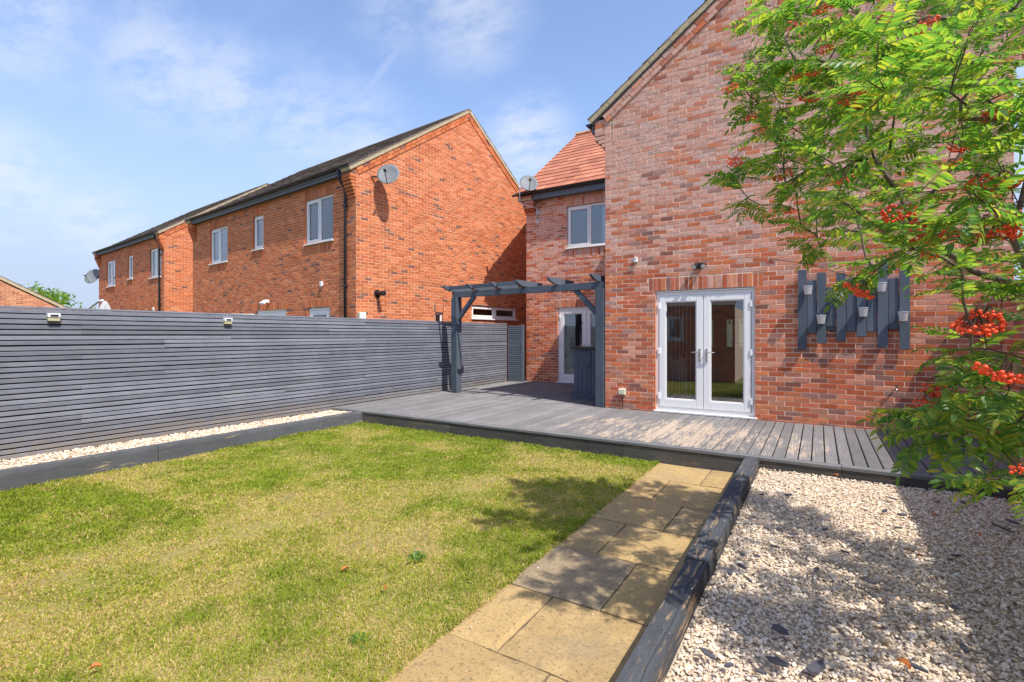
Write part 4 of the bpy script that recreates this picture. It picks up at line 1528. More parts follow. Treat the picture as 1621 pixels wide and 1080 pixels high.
LN = 9.4
winN = [(.95, 2.22, 3.90, 5.05), (4.43, 5.04, 4.05, 5.04), (6.72, 8.0, 3.88, 5.03)]
doorN = [(1.08, 2.09, .15, 2.25, 'door'), (3.16, 4.87, .15, 2.25, 'french')]
t1, f1, g1, zt1, ap1, pt1, c1 = neighbour("orange brick neighbour house with its tall gable towards the pergola", "n", 0, LN, winN, doorN)
gopsN = [(2.55, 2.86, 1.25, 2.17), (4.06, 6.33, 2.04, 2.45)]
finish(t1, f1, g1, zt1, ap1, pt1, c1, LN, 7.86, gopsN, [(2.50, 2.91, 2.175)], 300)
for (a, b, v0, v1), lt_, bl in zip(winN, ([(1, True), (1, False)], [(1, True)], [(1, True), (1, False)]), (.75, 1.0, .8)):
    window(t1, f1, LN - b, LN - a, v0, v1, lt_, blind=bl)
window(t1, g1, 2.555, 2.855, 1.255, 2.165, [(1, False)], sill=True, blind=0)
window(t1, g1, 4.065, 6.325, 2.045, 2.445, [(1, True), (1, True)], blind=0)
french_door(t1, f1, LN - 4.865, LN - 3.165, .20, 2.24)
# single back door, half glazed, and the opened leaf of the patio door
dr = MB(); ring(dr, f1, LN - 2.085, LN - 1.085, .18, 2.24, .06, -.12, -.045)
dr = dr.build("back_door", M['upvc'], t1, bevel=.005)
mb = MB(); ring(mb, f1, LN - 2.02, LN - 1.15, .25, 2.175, .12, -.105, -.035, wb=.9); mb.build("door_leaf", M['upvc'], dr)
mb = MB(); mb.fbox(f1, LN - 1.90, LN - 1.27, 1.15, 2.055, -.075, -.065); mb.build("pane", M['glass'], dr)
mb = MB(); mb.fbox(f1, LN - 1.24, LN - 1.15, 1.20, 1.22, -.034, .02); mb.build("handle", M['steel'], dr)
hx = LN - 4.84
fr_o = Fr(f1.P(hx, 0, .03), (f1.n * .82 - f1.u * .62))
mb = MB(); ring(mb, fr_o, 0.02, .86, .25, 2.16, .1, -.03, .03); od = mb.build("open_door_leaf", M['upvc'], t1)
mb = MB(); mb.fbox(fr_o, .12, .76, .35, 2.06, -.004, .004); mb.build("pane", M['glass'], od)

# third house of the row
winT = [(.35, 1.55, 3.80, 4.96), (3.60, 4.25, 3.94, 4.96), (6.0, 7.25, 3.78, 4.98)]
L3 = 8.5
t2, f2, g2, zt2, ap2, pt2, c2 = neighbour("further orange brick house beyond the neighbour, partly hidden by its roof", "n", 12.05, L3, winT, [])
finish(t2, f2, g2, zt2, ap2, pt2, c2, L3, 7.86, [], [], 0)
for (a, b, v0, v1), lt_ in zip(winT, ([(1, True), (1, False)], [(1, True)], [(1, True), (1, False)])):
    window(t2, f2, L3 - b, L3 - a, v0, v1, lt_, blind=.8)

# garage gable at the far left
gc = Vector((-25.9, 4.4, 0))
gg = thing("brick_garage", "low brick garage gable with a sloping buff verge at the far left behind the fence", "garage", tuple(gc))
fr_gg = Fr(gc - E2 * 3.0, E2)
brick_wall(gg, fr_gg, [(0, 0), (6.2, 0), (6.2, 2.45), (3.1, 4.25), (0, 2.45)], (), (), mat='brick_garage', mortar='mortar_neigh', name='gable_wall')
verge(gg, fr_gg, (6.45, 2.36), (3.1, 4.30), out=.04, th=.09)
verge(gg, fr_gg, (-.25, 2.36), (3.1, 4.30), out=.04, th=.09)
n_ = -fr_gg.n
q = lambda u, z, d: fr_gg.P(u, z, d)
roof_slab(gg, [q(6.5, 2.42, 0), q(6.5, 2.42, -6), q(3.1, 4.40, -6), q(3.1, 4.40, 0)], .06, 'tile_dark')
roof_slab(gg, [q(-.3, 2.42, -6), q(-.3, 2.42, 0), q(3.1, 4.40, 0), q(3.1, 4.40, -6)], .06, 'tile_dark')
mb = MB(); mb.fbox(fr_gg, 6.1, 6.2, 0, 2.4, -6, -.12); mb.fbox(fr_gg, 0, .1, 0, 2.4, -6, -.12); mb.build("side_wall", M['brick_garage'], gg)

# dishes
gp = g1.P
dish("grey satellite dish on the tall orange gable just below its left eave", gp(.66, 5.40, .36), AIM, gp(.42, 5.38, .02), .27)
dish("grey satellite dish hung out from the far corner of the third house", f2.P(-.45, 4.38, .1), AIM, f2.P(.02, 4.38, .02), .36)
dc = Vector((-6.97, 12.2, 5.80))
dd = dish("grey satellite dish on a bent pole in front of the red tiled roof", dc, AIM + Vector((.1, 0, .1)), dc - Vector((.22, -.08, .05)), .26)
mb = MB(); mb.tube([(-7.30, 12.26, 5.86), (-7.30, 12.26, 5.36), (-7.20, 12.32, 5.27), (-6.99, 12.50, 5.24), (-6.90, 12.56, 5.18), (-6.90, 12.56, 4.82)], .018, 8)
mb.build("pole", M['zinc'], dd, smooth=True)
mb = MB(); mb.fbox(fr_a, .32, .44, 4.76, 4.88, .004, .03); mb.build("wall_plate", M["zinc"], dd)
mb = MB(); mb.fbox(fr_a, .33, .43, 5.02, 5.12, .004, .03); mb.build("wall_plate", M["zinc"], dd)

# fittings on the neighbour
def small(name, lab, cat, fr, u, z, parts):
    o = thing(name, lab, cat, tuple(fr.P(u, z, 0)))
    for nm, mt, (du0, du1, dz0, dz1, d0, d1), bv in parts:
        mb = MB(); mb.fbox(fr, u + du0, u + du1, z + dz0, z + dz1, d0, d1); mb.build(nm, M[mt], o, bevel=bv)
    return o


fl = thing("boiler_flue", "black boiler flue poking out of the orange gable above the fence", "flue", tuple(gp(.60, 2.55, 0)))
mb = MB(); mb.lathe(gp(.60, 2.555, .003), g1.n, [(0, .10), (.012, .10), (.013, .055), (.20, .055), (.21, .065), (.26, .065)], 16); mb.build("duct", M['black'], fl)
mb = MB(); mb.lathe(gp(.60, 2.555, .264), g1.n, [(0, .05), (.01, .02)], 12); mb.build("grille", M['gutter'], fl)
small("meter_box", "cream meter box at the neighbour's corner, just above the fence top", "meter box", g1, .12, 1.98, [("box", 'cream_plastic', (-.09, .09, -.3, .10, .003, .09), .01), ("lid", 'sill', (-.085, .085, -.29, .09, .0915, .10), .006)])
small("alarm_box", "small white box on the neighbour's front wall right of the upper windows", "alarm", f1, LN - 1.417, 2.83, [("box", 'white_plastic', (-.05, .05, -.06, .06, .003, .05), .012), ("cap", 'sill', (-.03, .03, -.085, -.061, .01, .04), .004)])
fl2 = thing("flood_light", "white tilted floodlight above the neighbour's patio door", "light", tuple(f1.P(LN - 4.1, 2.48, 0)))
mb = MB(); mb.fbox(f1, LN - 4.14, LN - 4.06, 2.45, 2.53, .003, .05); mb.build("mount", M['white_plastic'], fl2, bevel=.006)
a_, b_ = f1.P(LN - 4.2, 2.47, .10), f1.P(LN - 4.0, 2.47, .10)
mb = MB()
hx_ = []
for z_, d_ in ((2.40, .16), (2.52, .06)):
    for uu in (LN - 4.22, LN - 3.98): hx_ += [f1.P(uu, z_, d_), f1.P(uu, z_ + .035, d_ + .035)]
P_ = f1.P
mb.hexa([P_(LN - 4.22, 2.40, .20), P_(LN - 3.98, 2.40, .20), P_(LN - 3.98, 2.50, .055), P_(LN - 4.22, 2.50, .055), P_(LN - 4.22, 2.45, .22), P_(LN - 3.98, 2.45, .22), P_(LN - 3.98, 2.55, .075), P_(LN - 4.22, 2.55, .075)])
mb.build("lamp_head", M['white_plastic'], fl2, bevel=.008)
small("wall_vent", "small white vent on the third house above the fence", "vent", f2, L3 - 1.1, 2.55, [("plate", 'white_plastic', (-.06, .06, -.08, .08, .003, .03), .008), ("hood", 'sill', (-.045, .045, 0, .06, .031, .06), .006)])
small("outside_lamp", "dark lamp low in the corner between the two neighbour houses", "lamp", g2, 1.0, 2.1, [("body", 'black', (-.08, .08, -.12, .12, .003, .14), .02), ("bracket", 'gutter', (-.03, .03, .121, .16, .003, .05), .004)])

# parasol hung behind the fence
pa = thing("cantilever_parasol", "folded pale parasol hanging from a slanted grey arm behind the fence", "parasol", (-11.8, 3.9, 0))
mb = MB(); mb.tube([(-12.05, 3.62, 0), (-12.0, 3.66, 1.75), (-11.86, 3.80, 2.02), (-11.70, 3.93, 2.19), (-11.62, 3.99, 2.20)], [.03, .03, .028, .026, .024], 10); mb.build("arm", M['zinc'], pa, smooth=True)
c = Vector((-11.60, 4.00, 0))
mb = MB(); nn_ = 20
prof = [(2.19, .02), (2.15, .05), (2.05, .075), (1.9, .095), (1.6, .10), (1.0, .09), (.9, .10)]
base = 0
for z_, r_ in prof:
    for k_ in range(nn_):
        an = 2 * math.pi * k_ / nn_
        rr = r_ * (1 + (.22 if k_ % 2 else -.15) * min(1, (2.19 - z_) * 6))
        mb.v.append((c.x + rr * math.cos(an), c.y + rr * math.sin(an), z_))
for i in range(len(prof) - 1):
    for k_ in range(nn_):
        a, b = i * nn_ + k_, i * nn_ + (k_ + 1) % nn_
        mb.f.append((a + nn_, b + nn_, b, a)); mb.m.append(0)
mb.f.append(tuple(range(nn_))); mb.m.append(0); mb.f.append(tuple(range((len(prof) - 1) * nn_, len(prof) * nn_))); mb.m.append(0)
mb.build("canopy", M['cloth_white'], pa)

# ------------------------------------------------------------------ boundary walls
bw = thing("garden_wall", "tall brick boundary wall behind the rowan at the right edge of the deck", "wall", (1.95, 6, 0))
fr_bw = Fr((1.945, 8.735, 0), (0, -1))
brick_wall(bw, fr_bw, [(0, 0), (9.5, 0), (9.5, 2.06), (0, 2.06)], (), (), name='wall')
mb = MB(); mb.box(1.83, 1.94, 8.50, 8.735, .2, 2.06); 
pr2 = mb.build("pier_core", M['mortar_main'], bw)
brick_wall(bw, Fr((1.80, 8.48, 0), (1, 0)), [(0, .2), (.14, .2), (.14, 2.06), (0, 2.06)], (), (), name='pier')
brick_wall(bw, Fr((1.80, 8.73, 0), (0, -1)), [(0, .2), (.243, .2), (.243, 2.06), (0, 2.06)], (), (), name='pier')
mb = MB()
for i in range(42):
    y = 8.73 - i * .225
    mb.box(1.935, 2.165, y - .215, y, 2.068 + rng.normal(0, .001), 2.172)
mb.build("coping_bricks", M['brick_main'], bw, kind="stuff", bevel=0)
mb = MB(); mb.box(2.06, 2.16, -.76, 8.73, 0, 2.06); mb.build("wall_core", M['mortar_main'], bw)

bg_ = thing("rear_garage", "brick outbuilding at the end of the garden, seen only as a reflection", "garage", (-5, .0, 0))
fr_bg = Fr((-2.3, .2, 0), (-1, 0))
brick_wall(bg_, fr_bg, [(0, 0), (5.1, 0), (5.1, 2.5), (0, 2.5)], [(1.6, 2.7, 1.35, 2.2)], [], name='wall')
window(bg_, fr_bg, 1.61, 2.69, 1.36, 2.19, [(1, True), (1, False)], blind=.9)
roof_slab(bg_, [(-2.3, .22, 2.52), (-2.3, -2.6, 4.2), (-7.45, -2.6, 4.2), (-7.45, .22, 2.52)], .08, 'tile_dark')
mb = MB(); mb.box(-7.35, -2.35, -2.7, .05, 0, 2.44); mb.build("core", M['mortar_main'], bg_)

# ------------------------------------------------------------------ gravel
ICO_V = None
_b = bmesh.new(); bmesh.ops.create_icosphere(_b, subdivisions=1, radius=1.0)
ICO_V = np.array([v.co[:] for v in _b.verts]); ICO_F = np.array([[v.index for v in f.verts] for f in _b.faces]); _b.free()
OCT_V = np.array([[1, .2, .1], [-.2, 1, -.1], [-1, -.2, .1], [.2, -1, -.1], [.1, .1, 1], [0, -.1, -1]], float)
OCT_F = np.array([[0, 1, 4], [1, 2, 4], [2, 3, 4], [3, 0, 4], [1, 0, 5], [2, 1, 5], [3, 2, 5], [0, 3, 5]])


def rot_mats(n, tilt):
    a = rng.uniform(0, 2 * np.pi, n); b = rng.normal(0, tilt, n); c = rng.normal(0, tilt, n)
    ca, sa, cb, sb, cc, sc = np.cos(a), np.sin(a), np.cos(b), np.sin(b), np.cos(c), np.sin(c)
    Z = np.zeros(n); O = np.ones(n)
    Rz = np.stack([np.stack([ca, -sa, Z], 1), np.stack([sa, ca, Z], 1), np.stack([Z, Z, O], 1)], 1)
    Rx = np.stack([np.stack([O, Z, Z], 1), np.stack([Z, cb, -sb], 1), np.stack([Z, sb, cb], 1)], 1)
    Ry = np.stack([np.stack([cc, Z, sc], 1), np.stack([Z, O, Z], 1), np.stack([-sc, Z, cc], 1)], 1)
    return Rz @ Rx @ Ry


def scatter_stones(name, x, y, z, size, base_v, base_f, mat):
    n = len(x)
    k = len(base_v)
    v = np.repeat(base_v[None], n, 0) * (1 + rng.normal(0, .16, (n, k, 1)))
    dims = np.stack([size * rng.uniform(.7, 1.25, n), size * rng.uniform(.6, 1.0, n), size * rng.uniform(.33, .65, n)], 1)
    v = v * dims[:, None, :]
    v = np.einsum('nij,nkj->nki', rot_mats(n, .33), v)
    v += np.stack([x, y, z], 1)[:, None, :]
    f = (base_f[None] + (np.arange(n) * k)[:, None, None]).reshape(-1)
    return tag(np_obj(name, v.reshape(-1, 3), f, [3] * (n * len(base_f)), mat), kind="stuff")


def stones_in(x0, x1, y0, y1, n):
    return rng.uniform(x0, x1, n), rng.uniform(y0, y1, n)


# right bed: denser and finer detail close by
n1 = 46000
gx, gy = stones_in(-.55, 1.93, 1.55, 6.05, n1)
gz = .092 + .014 * (fbm(gx, gy, 1.3, 21) - .5) * 2 + rng.uniform(-.008, .009, n1)
keep = gx > -.545
gx, gy, gz = gx[keep], gy[keep], gz[keep]
# a few strays on the slabs and on the sleepers
sx_, sy_ = stones_in(-1.62, -.56, 1.5, 6.0, 46)
sz_ = np.where(sx_ > -.69, .199, .006)
gx, gy, gz = np.concatenate([gx, sx_]), np.concatenate([gy, sy_]), np.concatenate([gz, sz_])
scatter_stones("gravel", gx, gy, gz, np.clip(rng.lognormal(math.log(.0086), .32, len(gx)), .005, .022) * np.where(np.arange(len(gx)) < len(gx) - 46, 1, .55), ICO_V, ICO_F, M['stone'])
n2 = 9000
sx, sy = stones_in(-7.69, -7.01, -.5, 6.20, n2)
scatter_stones("gravel", sx, sy, .150 + .01 * rng.random(n2) + .02 * (fbm(sx, sy, 2, 5) - .5), np.clip(rng.lognormal(math.log(.013), .3, n2), .006, .024), OCT_V, OCT_F, M['stone'])

# ------------------------------------------------------------------ lawn
nb = 420000
u = rng.random(nb)
bx = rng.uniform(-6.88, -1.645, nb * 2); by = .55 + (6.07 - .55) * rng.random(nb * 2)
dist = np.hypot(bx, by)
kp = rng.random(nb * 2) < np.clip(2.6 / dist, .22, 1.0) ** 1.15
bx, by, dist = bx[kp], by[kp], dist[kp]
dry = fbm(bx, by, .8, 31) * .52 + fbm(bx, by, 3.1, 41) * .30 + fbm(bx, by, 11, 43) * .18 + .022
dry += .20 * np.exp(-(((bx + 2.15) / .55) ** 2 + ((by - 5.4) / .27) ** 2)) + .10 * np.exp(-(((bx + 6.2) / .5) ** 2 + ((by - 2.4) / .3) ** 2)) + .10 * np.exp(-(((bx + 4.9) / .6) ** 2 + ((by - 5.3) / .25) ** 2)) + .10 * np.exp(-(((bx + 2.9) / .35) ** 2 + ((by - 3.0) / .3) ** 2)) + .05 * np.exp(-(((bx + 4.2) / 1.4) ** 2 + ((by - 3.7) / 1.0) ** 2)) - .07 * np.exp(-((by - 6.0) / .22) ** 2) - .04 * (by < 2.2)
wt = np.clip((dry - .43) / .21, 0, 1)
bare = np.clip((dry - .64) / .08, 0, 1)
bx = np.where(bx > -1.72, bx + .05 * (fbm(bx, by, 8, 97) - .42), bx)
kp = rng.random(len(bx)) > bare * .7 * (rng.random(len(bx)) < .9)
bx, by, dist, wt, bare = bx[kp], by[kp], dist[kp], wt[kp], bare[kp]
nb = len(bx)
straw = rng.random(nb) < (.12 + .5 * wt)
lush = fbm(bx, by, 5.0, 77)
g1c = np.array([.19, .285, .026]); g2c = np.array([.37, .44, .05]); s1 = np.array([.80, .66, .30]); s2 = np.array([.68, .50, .22])
q = rng.random((nb, 1))
green = g1c * (1 - q) + g2c * q
green = green * (.75 + .5 * lush[:, None])
yel = np.array([.56, .52, .085])
green = green * (1 - .55 * wt[:, None]) + yel * (.55 * wt[:, None])
dryc = s1 * (1 - q) + s2 * q
dryc = dryc * (1 - .35 * bare[:, None]) + np.array([.56, .30, .14]) * (.35 * bare[:, None])
colr = np.where(straw[:, None], dryc, green)
H_ = rng.uniform(.014, .036, nb) * (1 - .35 * wt) * np.where(straw, .8, 1.0)
H_ *= 1 + .4 * (fbm(bx, by, 2.5, 91) - .5) + 1.3 * (fbm(bx, by, 7.5, 93) - .5)
H_ *= np.where(rng.random(nb) < .012, 1.7, 1.0)
edge = np.minimum(np.minimum(bx + 6.88, -1.645 - bx), 6.07 - by) < .05 + .06 * fbm(bx, by, 9, 95)
H_ = np.where(edge, H_ * 1.55, H_)
Wb = rng.uniform(.0016, .0030, nb) * np.clip(dist / 3.0, .85, 1.9)
an = rng.uniform(0, 2 * np.pi, nb)
lean = rng.uniform(.25, 1.25, nb) + .35 * straw
dx, dy = np.cos(an), np.sin(an)
tw = rng.uniform(0, np.pi, nb); wx, wy = np.cos(tw), np.sin(tw)
z0 = -.012 + .012 * (fbm(bx, by, 1.1, 55) - .5) * 2
V = np.zeros((nb, 5, 3))
mid = .55
V[:, 0] = np.stack([bx - wx * Wb, by - wy * Wb, z0], 1); V[:, 1] = np.stack([bx + wx * Wb, by + wy * Wb, z0], 1)
mx, my = bx + dx * H_ * lean * .35, by + dy * H_ * lean * .35
V[:, 2] = np.stack([mx - wx * Wb * .8, my - wy * Wb * .8, z0 + H_ * .62], 1); V[:, 3] = np.stack([mx + wx * Wb * .8, my + wy * Wb * .8, z0 + H_ * .62], 1)
V[:, 4] = np.stack([bx + dx * H_ * lean, by + dy * H_ * lean, z0 + H_ * np.clip(1.25 - .45 * lean, .3, 1.1)], 1)
i5 = (np.arange(nb) * 5)[:, None]
F = np.concatenate([i5 + np.array([[0, 1, 3, 2]]), i5 + np.array([[2, 3, 4]])], 1).ravel()
lt = np.tile([4, 3], nb)
tag(np_obj("grass", V.reshape(-1, 3), F, lt, M['blade'], cols=np.repeat(colr, 5, 0)), kind="stuff")

# broad-leaved weeds in the lawn
def weed(x, y, r, n, lab):
    mb = MB()
    for i in range(n):
        a = rng.uniform(0, 2 * math.pi); L = r * rng.uniform(.4, .8); w_ = L * .13
        d = Vector((math.cos(a), math.sin(a), 0)); s_ = Vector((-d.y, d.x, 0)); b0 = Vector((x, y, .0)) + d * rng.uniform(0, .03)
        h = rng.uniform(.02, .05)
        p = [b0, b0 + d * L * .45 + s_ * w_ + Vector((0, 0, h)), b0 + d * L + Vector((0, 0, h * .7)), b0 + d * L * .45 - s_ * w_ + Vector((0, 0, h))]
        mb.poly(p)
    o = mb.build("weed", M['leaf'], None)
    tag(o, lab, "weed")


weed(-2.35, 2.55, .10, 40, "tuft of bright green weeds in the lawn towards the slab path")
weed(-1.95, 1.72, .07, 24, "small weed at the lawn edge beside the nearest slabs")

# ------------------------------------------------------------------ slate chips and fallen leaves
def chip(x, y, z, L, lab, grp):
    n = random.randint(5, 7)
    mb = MB()
    ring0 = []
    a0 = rng.uniform(0, 6.28)
    for k in range(n):
        a = a0 + 2 * math.pi * k / n
        r_ = rng.uniform(.7, 1.1)
        ring0.append((L * r_ * math.cos(a), L * .5 * r_ * math.sin(a)))
    ang = rng.uniform(0, 3.14); ca, sa = math.cos(ang), math.sin(ang)
    tx, ty = rng.normal(0, .12), rng.normal(0, .12)
    t_ = rng.uniform(.006, .011)
    P_ = [(x + a * ca - b * sa, y + a * sa + b * ca, z + tx * a + ty * b) for a, b in ring0]
    mb.poly(list(reversed(P_))); mb.poly([(p[0], p[1], p[2] + t_) for p in P_])
    for k in range(n):
        k2 = (k + 1) % n
        mb.poly([P_[k], P_[k2], (P_[k2][0], P_[k2][1], P_[k2][2] + t_), (P_[k][0], P_[k][1], P_[k][2] + t_)])
    return tag(mb.build("slate_chip", M['slate']), lab, "slate chip", grp)


SL = [(1.16, 4.9, .05)]
slate_px = [(-0.24, 4.09, 0.03), (-0.16, 4.06, 0.03), (-0.25, 3.75, 0.022), (-0.42, 3.51, 0.022), (-0.34, 3.54, 0.02), (-0.4, 3.32, 0.025), (-0.45, 3.2, 0.03), (-0.34, 3.16, 0.022), (0.45, 4.97, 0.035), (0.56, 4.94, 0.03), (0.62, 4.9, 0.028), (0.23, 4.19, 0.025), (0.23, 4.03, 0.02), (0.15, 3.9, 0.022), (-0.01, 3.52, 0.028), (0.25, 3.51, 0.035), (0.54, 5.4, 0.04), (0.86, 5.49, 0.03), (1.04, 5.57, 0.03), (-0.16, 2.71, 0.035), (-0.15, 2.44, 0.045), (-0.01, 2.48, 0.045), (-0.33, 2.3, 0.02), (-0.21, 2.33, 0.02), (0.36, 2.71, 0.035), (0.75, 4.21, 0.035), (1.14, 5.0, 0.06), (1.25, 5.2, 0.045), (0.5, 4.6, 0.025), (0.04, 4.27, 0.018), (-0.23, 5.03, 0.03), (-0.16, 5.27, 0.022), (-0.42, 2.34, 0.04), (0.56, 2.99, 0.03), (0.61, 3.41, 0.025), (-0.43, 4.91, 0.02)]
for (x, y, L) in slate_px:
    chip(x, y, .117 + .013, L * 1.3, "dark purple slate chip lying on the white gravel bed", "slate chips on the gravel")


def dry_leaf(x, y, z, L, lab, grp=None):
    mb = MB()
    a = rng.uniform(0, 6.28); d = Vector((math.cos(a), math.sin(a), 0)); s_ = Vector((-d.y, d.x, 0)); n = 6
    L_, R_, C_ = [], [], []
    for i in range(n + 1):
        t_ = i / n; w_ = L * .30 * math.sin(math.pi * (t_ * .9 + .05)) ** .8
        b = Vector((x, y, z)) + d * L * (t_ - .5) + Vector((0, 0, .012 * math.sin(t_ * 3.1)))
        C_.append(b); L_.append(b + s_ * w_ + Vector((0, 0, .012))); R_.append(b - s_ * w_ + Vector((0, 0, .010)))
    for i in range(n):
        mb.poly([C_[i], C_[i + 1], L_[i + 1], L_[i]]); mb.poly([R_[i], R_[i + 1], C_[i + 1], C_[i]])
    o = mb.build("fallen_leaf", M['dry_leaf'])
    o.modifiers.new("thickness", 'SOLIDIFY').thickness = .0008
    return tag(o, lab, "leaf", grp)


for (x, y, z, L, lab) in [(0.15, 5.96, 0.135, 0.05, 'orange fallen leaf on the gravel just below the deck edge'), (0.77, 5.02, 0.135, 0.055, 'bright orange leaf on the sunlit right part of the gravel'), (0.96, 4.73, 0.13, 0.045, 'brown fallen leaf near dark slates at the right of the gravel'), (0.55, 4.07, 0.13, 0.03, 'small orange leaf in the middle of the gravel'), (0.5, 4.14, 0.13, 0.025, 'tiny orange leaf scrap mid gravel'), (0.31, 2.7, 0.13, 0.06, 'long rusty leaf at the bottom of the gravel bed'), (1.3, 5.83, 0.13, 0.03, 'red leaf by the deck fascia at the right'), (-2.62, 2.18, 0.02, 0.05, 'rusty upright leaf caught in the lawn grass'), (-2.21, 2.13, 0.03, 0.035, 'orange leaf on the lawn near the slab path'), (-2.8, 0.93, 0.03, 0.04, 'orange leaf at the bottom left of the lawn'), (1.39, 6.9, 0.21, 0.035, 'brown leaf on the deck boards at the right')]:
    dry_leaf(x, y, z, L, lab)

# ------------------------------------------------------------------ rowan tree
TIPS = [[1.15,3.84,1.72],[-0.06,4.04,3.31],[0.09,3.2,3.12],[0.17,2.79,2.43],[0.56,4.29,3.48],[0.87,4.47,2.63],[0.46,2.26,2.62],[0.09,3.51,3.07],[0.06,3.67,2.53],[0.48,3.98,3.16],[1.14,4.32,2.02],[1.05,4.12,2.0],[0.39,3.74,3.73],[0.83,4.36,1.92],[0.17,2.06,2.53],[0.17,3.67,2.92],[0.23,2.99,3.16],[-0.23,3.05,2.67],[0.87,4.22,3.06],[0.55,2.48,2.0],[0.97,3.67,1.15],[-0.13,3.34,2.76],[0.8,3.48,1.23],[0.59,4.26,3.25],[0.39,3.65,2.39],[-0.08,3.63,2.74],[0.65,3.08,1.31],[0.37,3.85,2.66],[0.43,3.53,2.13],[1.1,4.15,2.78],[0.27,3.51,2.56],[0.47,4.46,2.95],[1.1,3.67,1.02],[0.89,4.07,2.83],[0.03,2.89,3.04],[1.22,4.16,3.26],[0.65,3.62,3.24],[0.3,2.28,2.06],[0.28,2.32,2.47],[0.86,4.4,3.21],[0.74,2.49,2.53],[0.8,3.63,3.45],[0.92,3.12,0.89],[-0.24,3.6,3.78],[-0.33,3.36,3.12],[1.03,3.64,3.44],[0.47,3.71,2.19],[-0.08,3.54,3.7],[0.11,3.31,3.59],[0.55,3.6,3.39],[-0.22,3.26,2.95],[0.82,4.44,2.25],[0.16,3.78,3.71],[-0.05,4.15,2.95],[1.08,4.1,3.48],[1.17,4.35,3.12],[0.91,4.17,1.85],[1.27,4.23,2.89],[0.53,2.48,2.53],[0.22,4.14,3.36],[0.79,4.06,1.16],[-0.23,3.85,3.51],[0.33,2.57,1.9],[0.13,2.49,2.88],[0.95,4.54,2.42],[0.92,4.33,2.76],[-0.24,3.51,3.56],[0.07,3.85,3.08],[0.42,4.3,3.19],[0.26,2.87,2.96],[1.06,3.81,2.12],[0.41,3.8,3.35],[1.03,4.36,2.31],[1.09,4.08,1.16],[0.54,2.28,2.36],[0.14,3.16,2.26],[0.66,3.72,3.66],[0.35,2.61,2.67],[0.26,3.92,3.45],[-0.11,3.29,2.35],[0.82,3.84,1.88],[0.03,3.28,2.96],[0.34,4.33,2.3],[-0.23,3.45,2.93],[0.68,3.98,3.07],[0.11,4.03,2.39],[0.1,4.03,3.12],[0.5,4.09,2.27],[0.7,4.16,3.12],[-0.11,3.29,3.12],[0.46,2.66,2.83],[0.66,3.73,3.02],[0.26,3.94,3.85],[0.07,2.7,2.17],[0.75,2.6,1.32],[0.03,3.63,3.84],[0.13,2.26,2.36],[1.0,3.87,3.47],[-0.19,3.83,2.57],[0.11,3.17,2.81],[0.54,4.05,2.77],[1.13,3.88,3.04],[0.55,2.97,1.84],[0.53,2.44,2.78],[0.85,3.28,1.2],[-0.2,3.9,2.85],[0.38,3.65,2.85],[0.46,2.51,2.37],[0.72,3.9,2.63],[0.88,4.23,2.22],[0.17,3.5,3.24],[0.22,3.42,2.79],[1.06,4.04,1.83],[0.83,3.86,3.24],[0.05,2.4,2.09],[-0.25,3.65,3.18],[1.25,4.28,3.41],[0.45,3.51,3.55],[0.27,3.85,3.0],[-0.4,3.88,2.77],[0.7,2.55,2.27],[1.18,3.96,2.05],[-0.39,3.55,3.31],[0.88,3.88,2.79],[0.66,2.48,1.68],[0.35,2.9,1.95],[-0.44,3.61,3.31],[-0.39,3.52,3.1],[-0.31,3.69,2.93],[-0.46,3.59,2.63],[-0.43,3.5,2.49],[-0.31,3.45,2.36],[-0.09,3.47,2.2],[0.01,3.42,2.06],[0.24,3.09,1.87],[-0.01,3.52,2.26],[0.45,2.51,1.49],[0.33,2.73,1.21],[0.44,2.74,1.23],[0.6,2.43,1.02],[0.6,2.61,1.16],[-0.23,3.62,3.62],[-0.17,3.42,3.34],[-0.04,3.62,2.73],[0.59,2.48,1.48],[0.53,2.68,1.25],[0.61,2.49,1.07],[0.58,2.59,1.19],[1.33,1.98,2.55],[1.27,3.05,0.67],[1.11,3.22,1.28],[1.29,2.45,1.8],[1.21,3.92,1.38],[1.24,2.78,4.19],[2.31,3.07,3.76],[1.95,2.46,2.03],[2.1,2.81,2.08],[2.29,2.91,2.37],[1.0,2.97,1.17],[2.06,2.81,4.07],[1.61,2.4,2.88],[2.7,2.72,2.16],[1.94,1.98,2.48],[1.63,3.31,1.1],[1.8,2.15,3.2],[1.82,3.23,1.24],[2.99,3.09,2.24],[0.92,2.36,1.96],[2.36,3.12,2.72],[2.29,2.14,2.23],[1.1,2.64,1.79],[2.09,3.86,2.46],[2.05,3.86,3.68],[1.88,2.7,3.03],[1.51,3.72,3.23],[1.69,2.37,1.21],[1.37,2.26,2.79],[2.55,3.02,3.75],[1.25,2.89,4.01],[0.39,2.71,4.11],[0.05,2.49,3.69],[1.14,2.36,4.01],[2.28,2.94,2.99],[0.74,2.95,4.45],[2.29,3.29,2.98],[0.95,3.19,4.11]]
tree = thing("rowan_tree", "rowan tree with feathery green leaves and clusters of red berries hanging over the gravel", "tree", (1.52, 3.2, 0))
nodes = [Vector((1.56, 3.18, 0.05)), Vector((1.53, 3.2, .5)), Vector((1.50, 3.22, .95)), Vector((1.47, 3.2, 1.4)), Vector((1.50, 3.22, 1.9)), Vector((1.45, 3.25, 2.4)), Vector((1.42, 3.2, 2.9)), Vector((1.40, 3.24, 3.4)), Vector((1.36, 3.25, 3.9))]
parent = [-1, 0, 1, 2, 3, 4, 5, 6, 7]
crotch = Vector((1.47, 3.2, 1.35))
rr = random.Random(5)
order = sorted(range(len(TIPS)), key=lambda i: (Vector(TIPS[i]) - crotch).length)
tip_paths = []
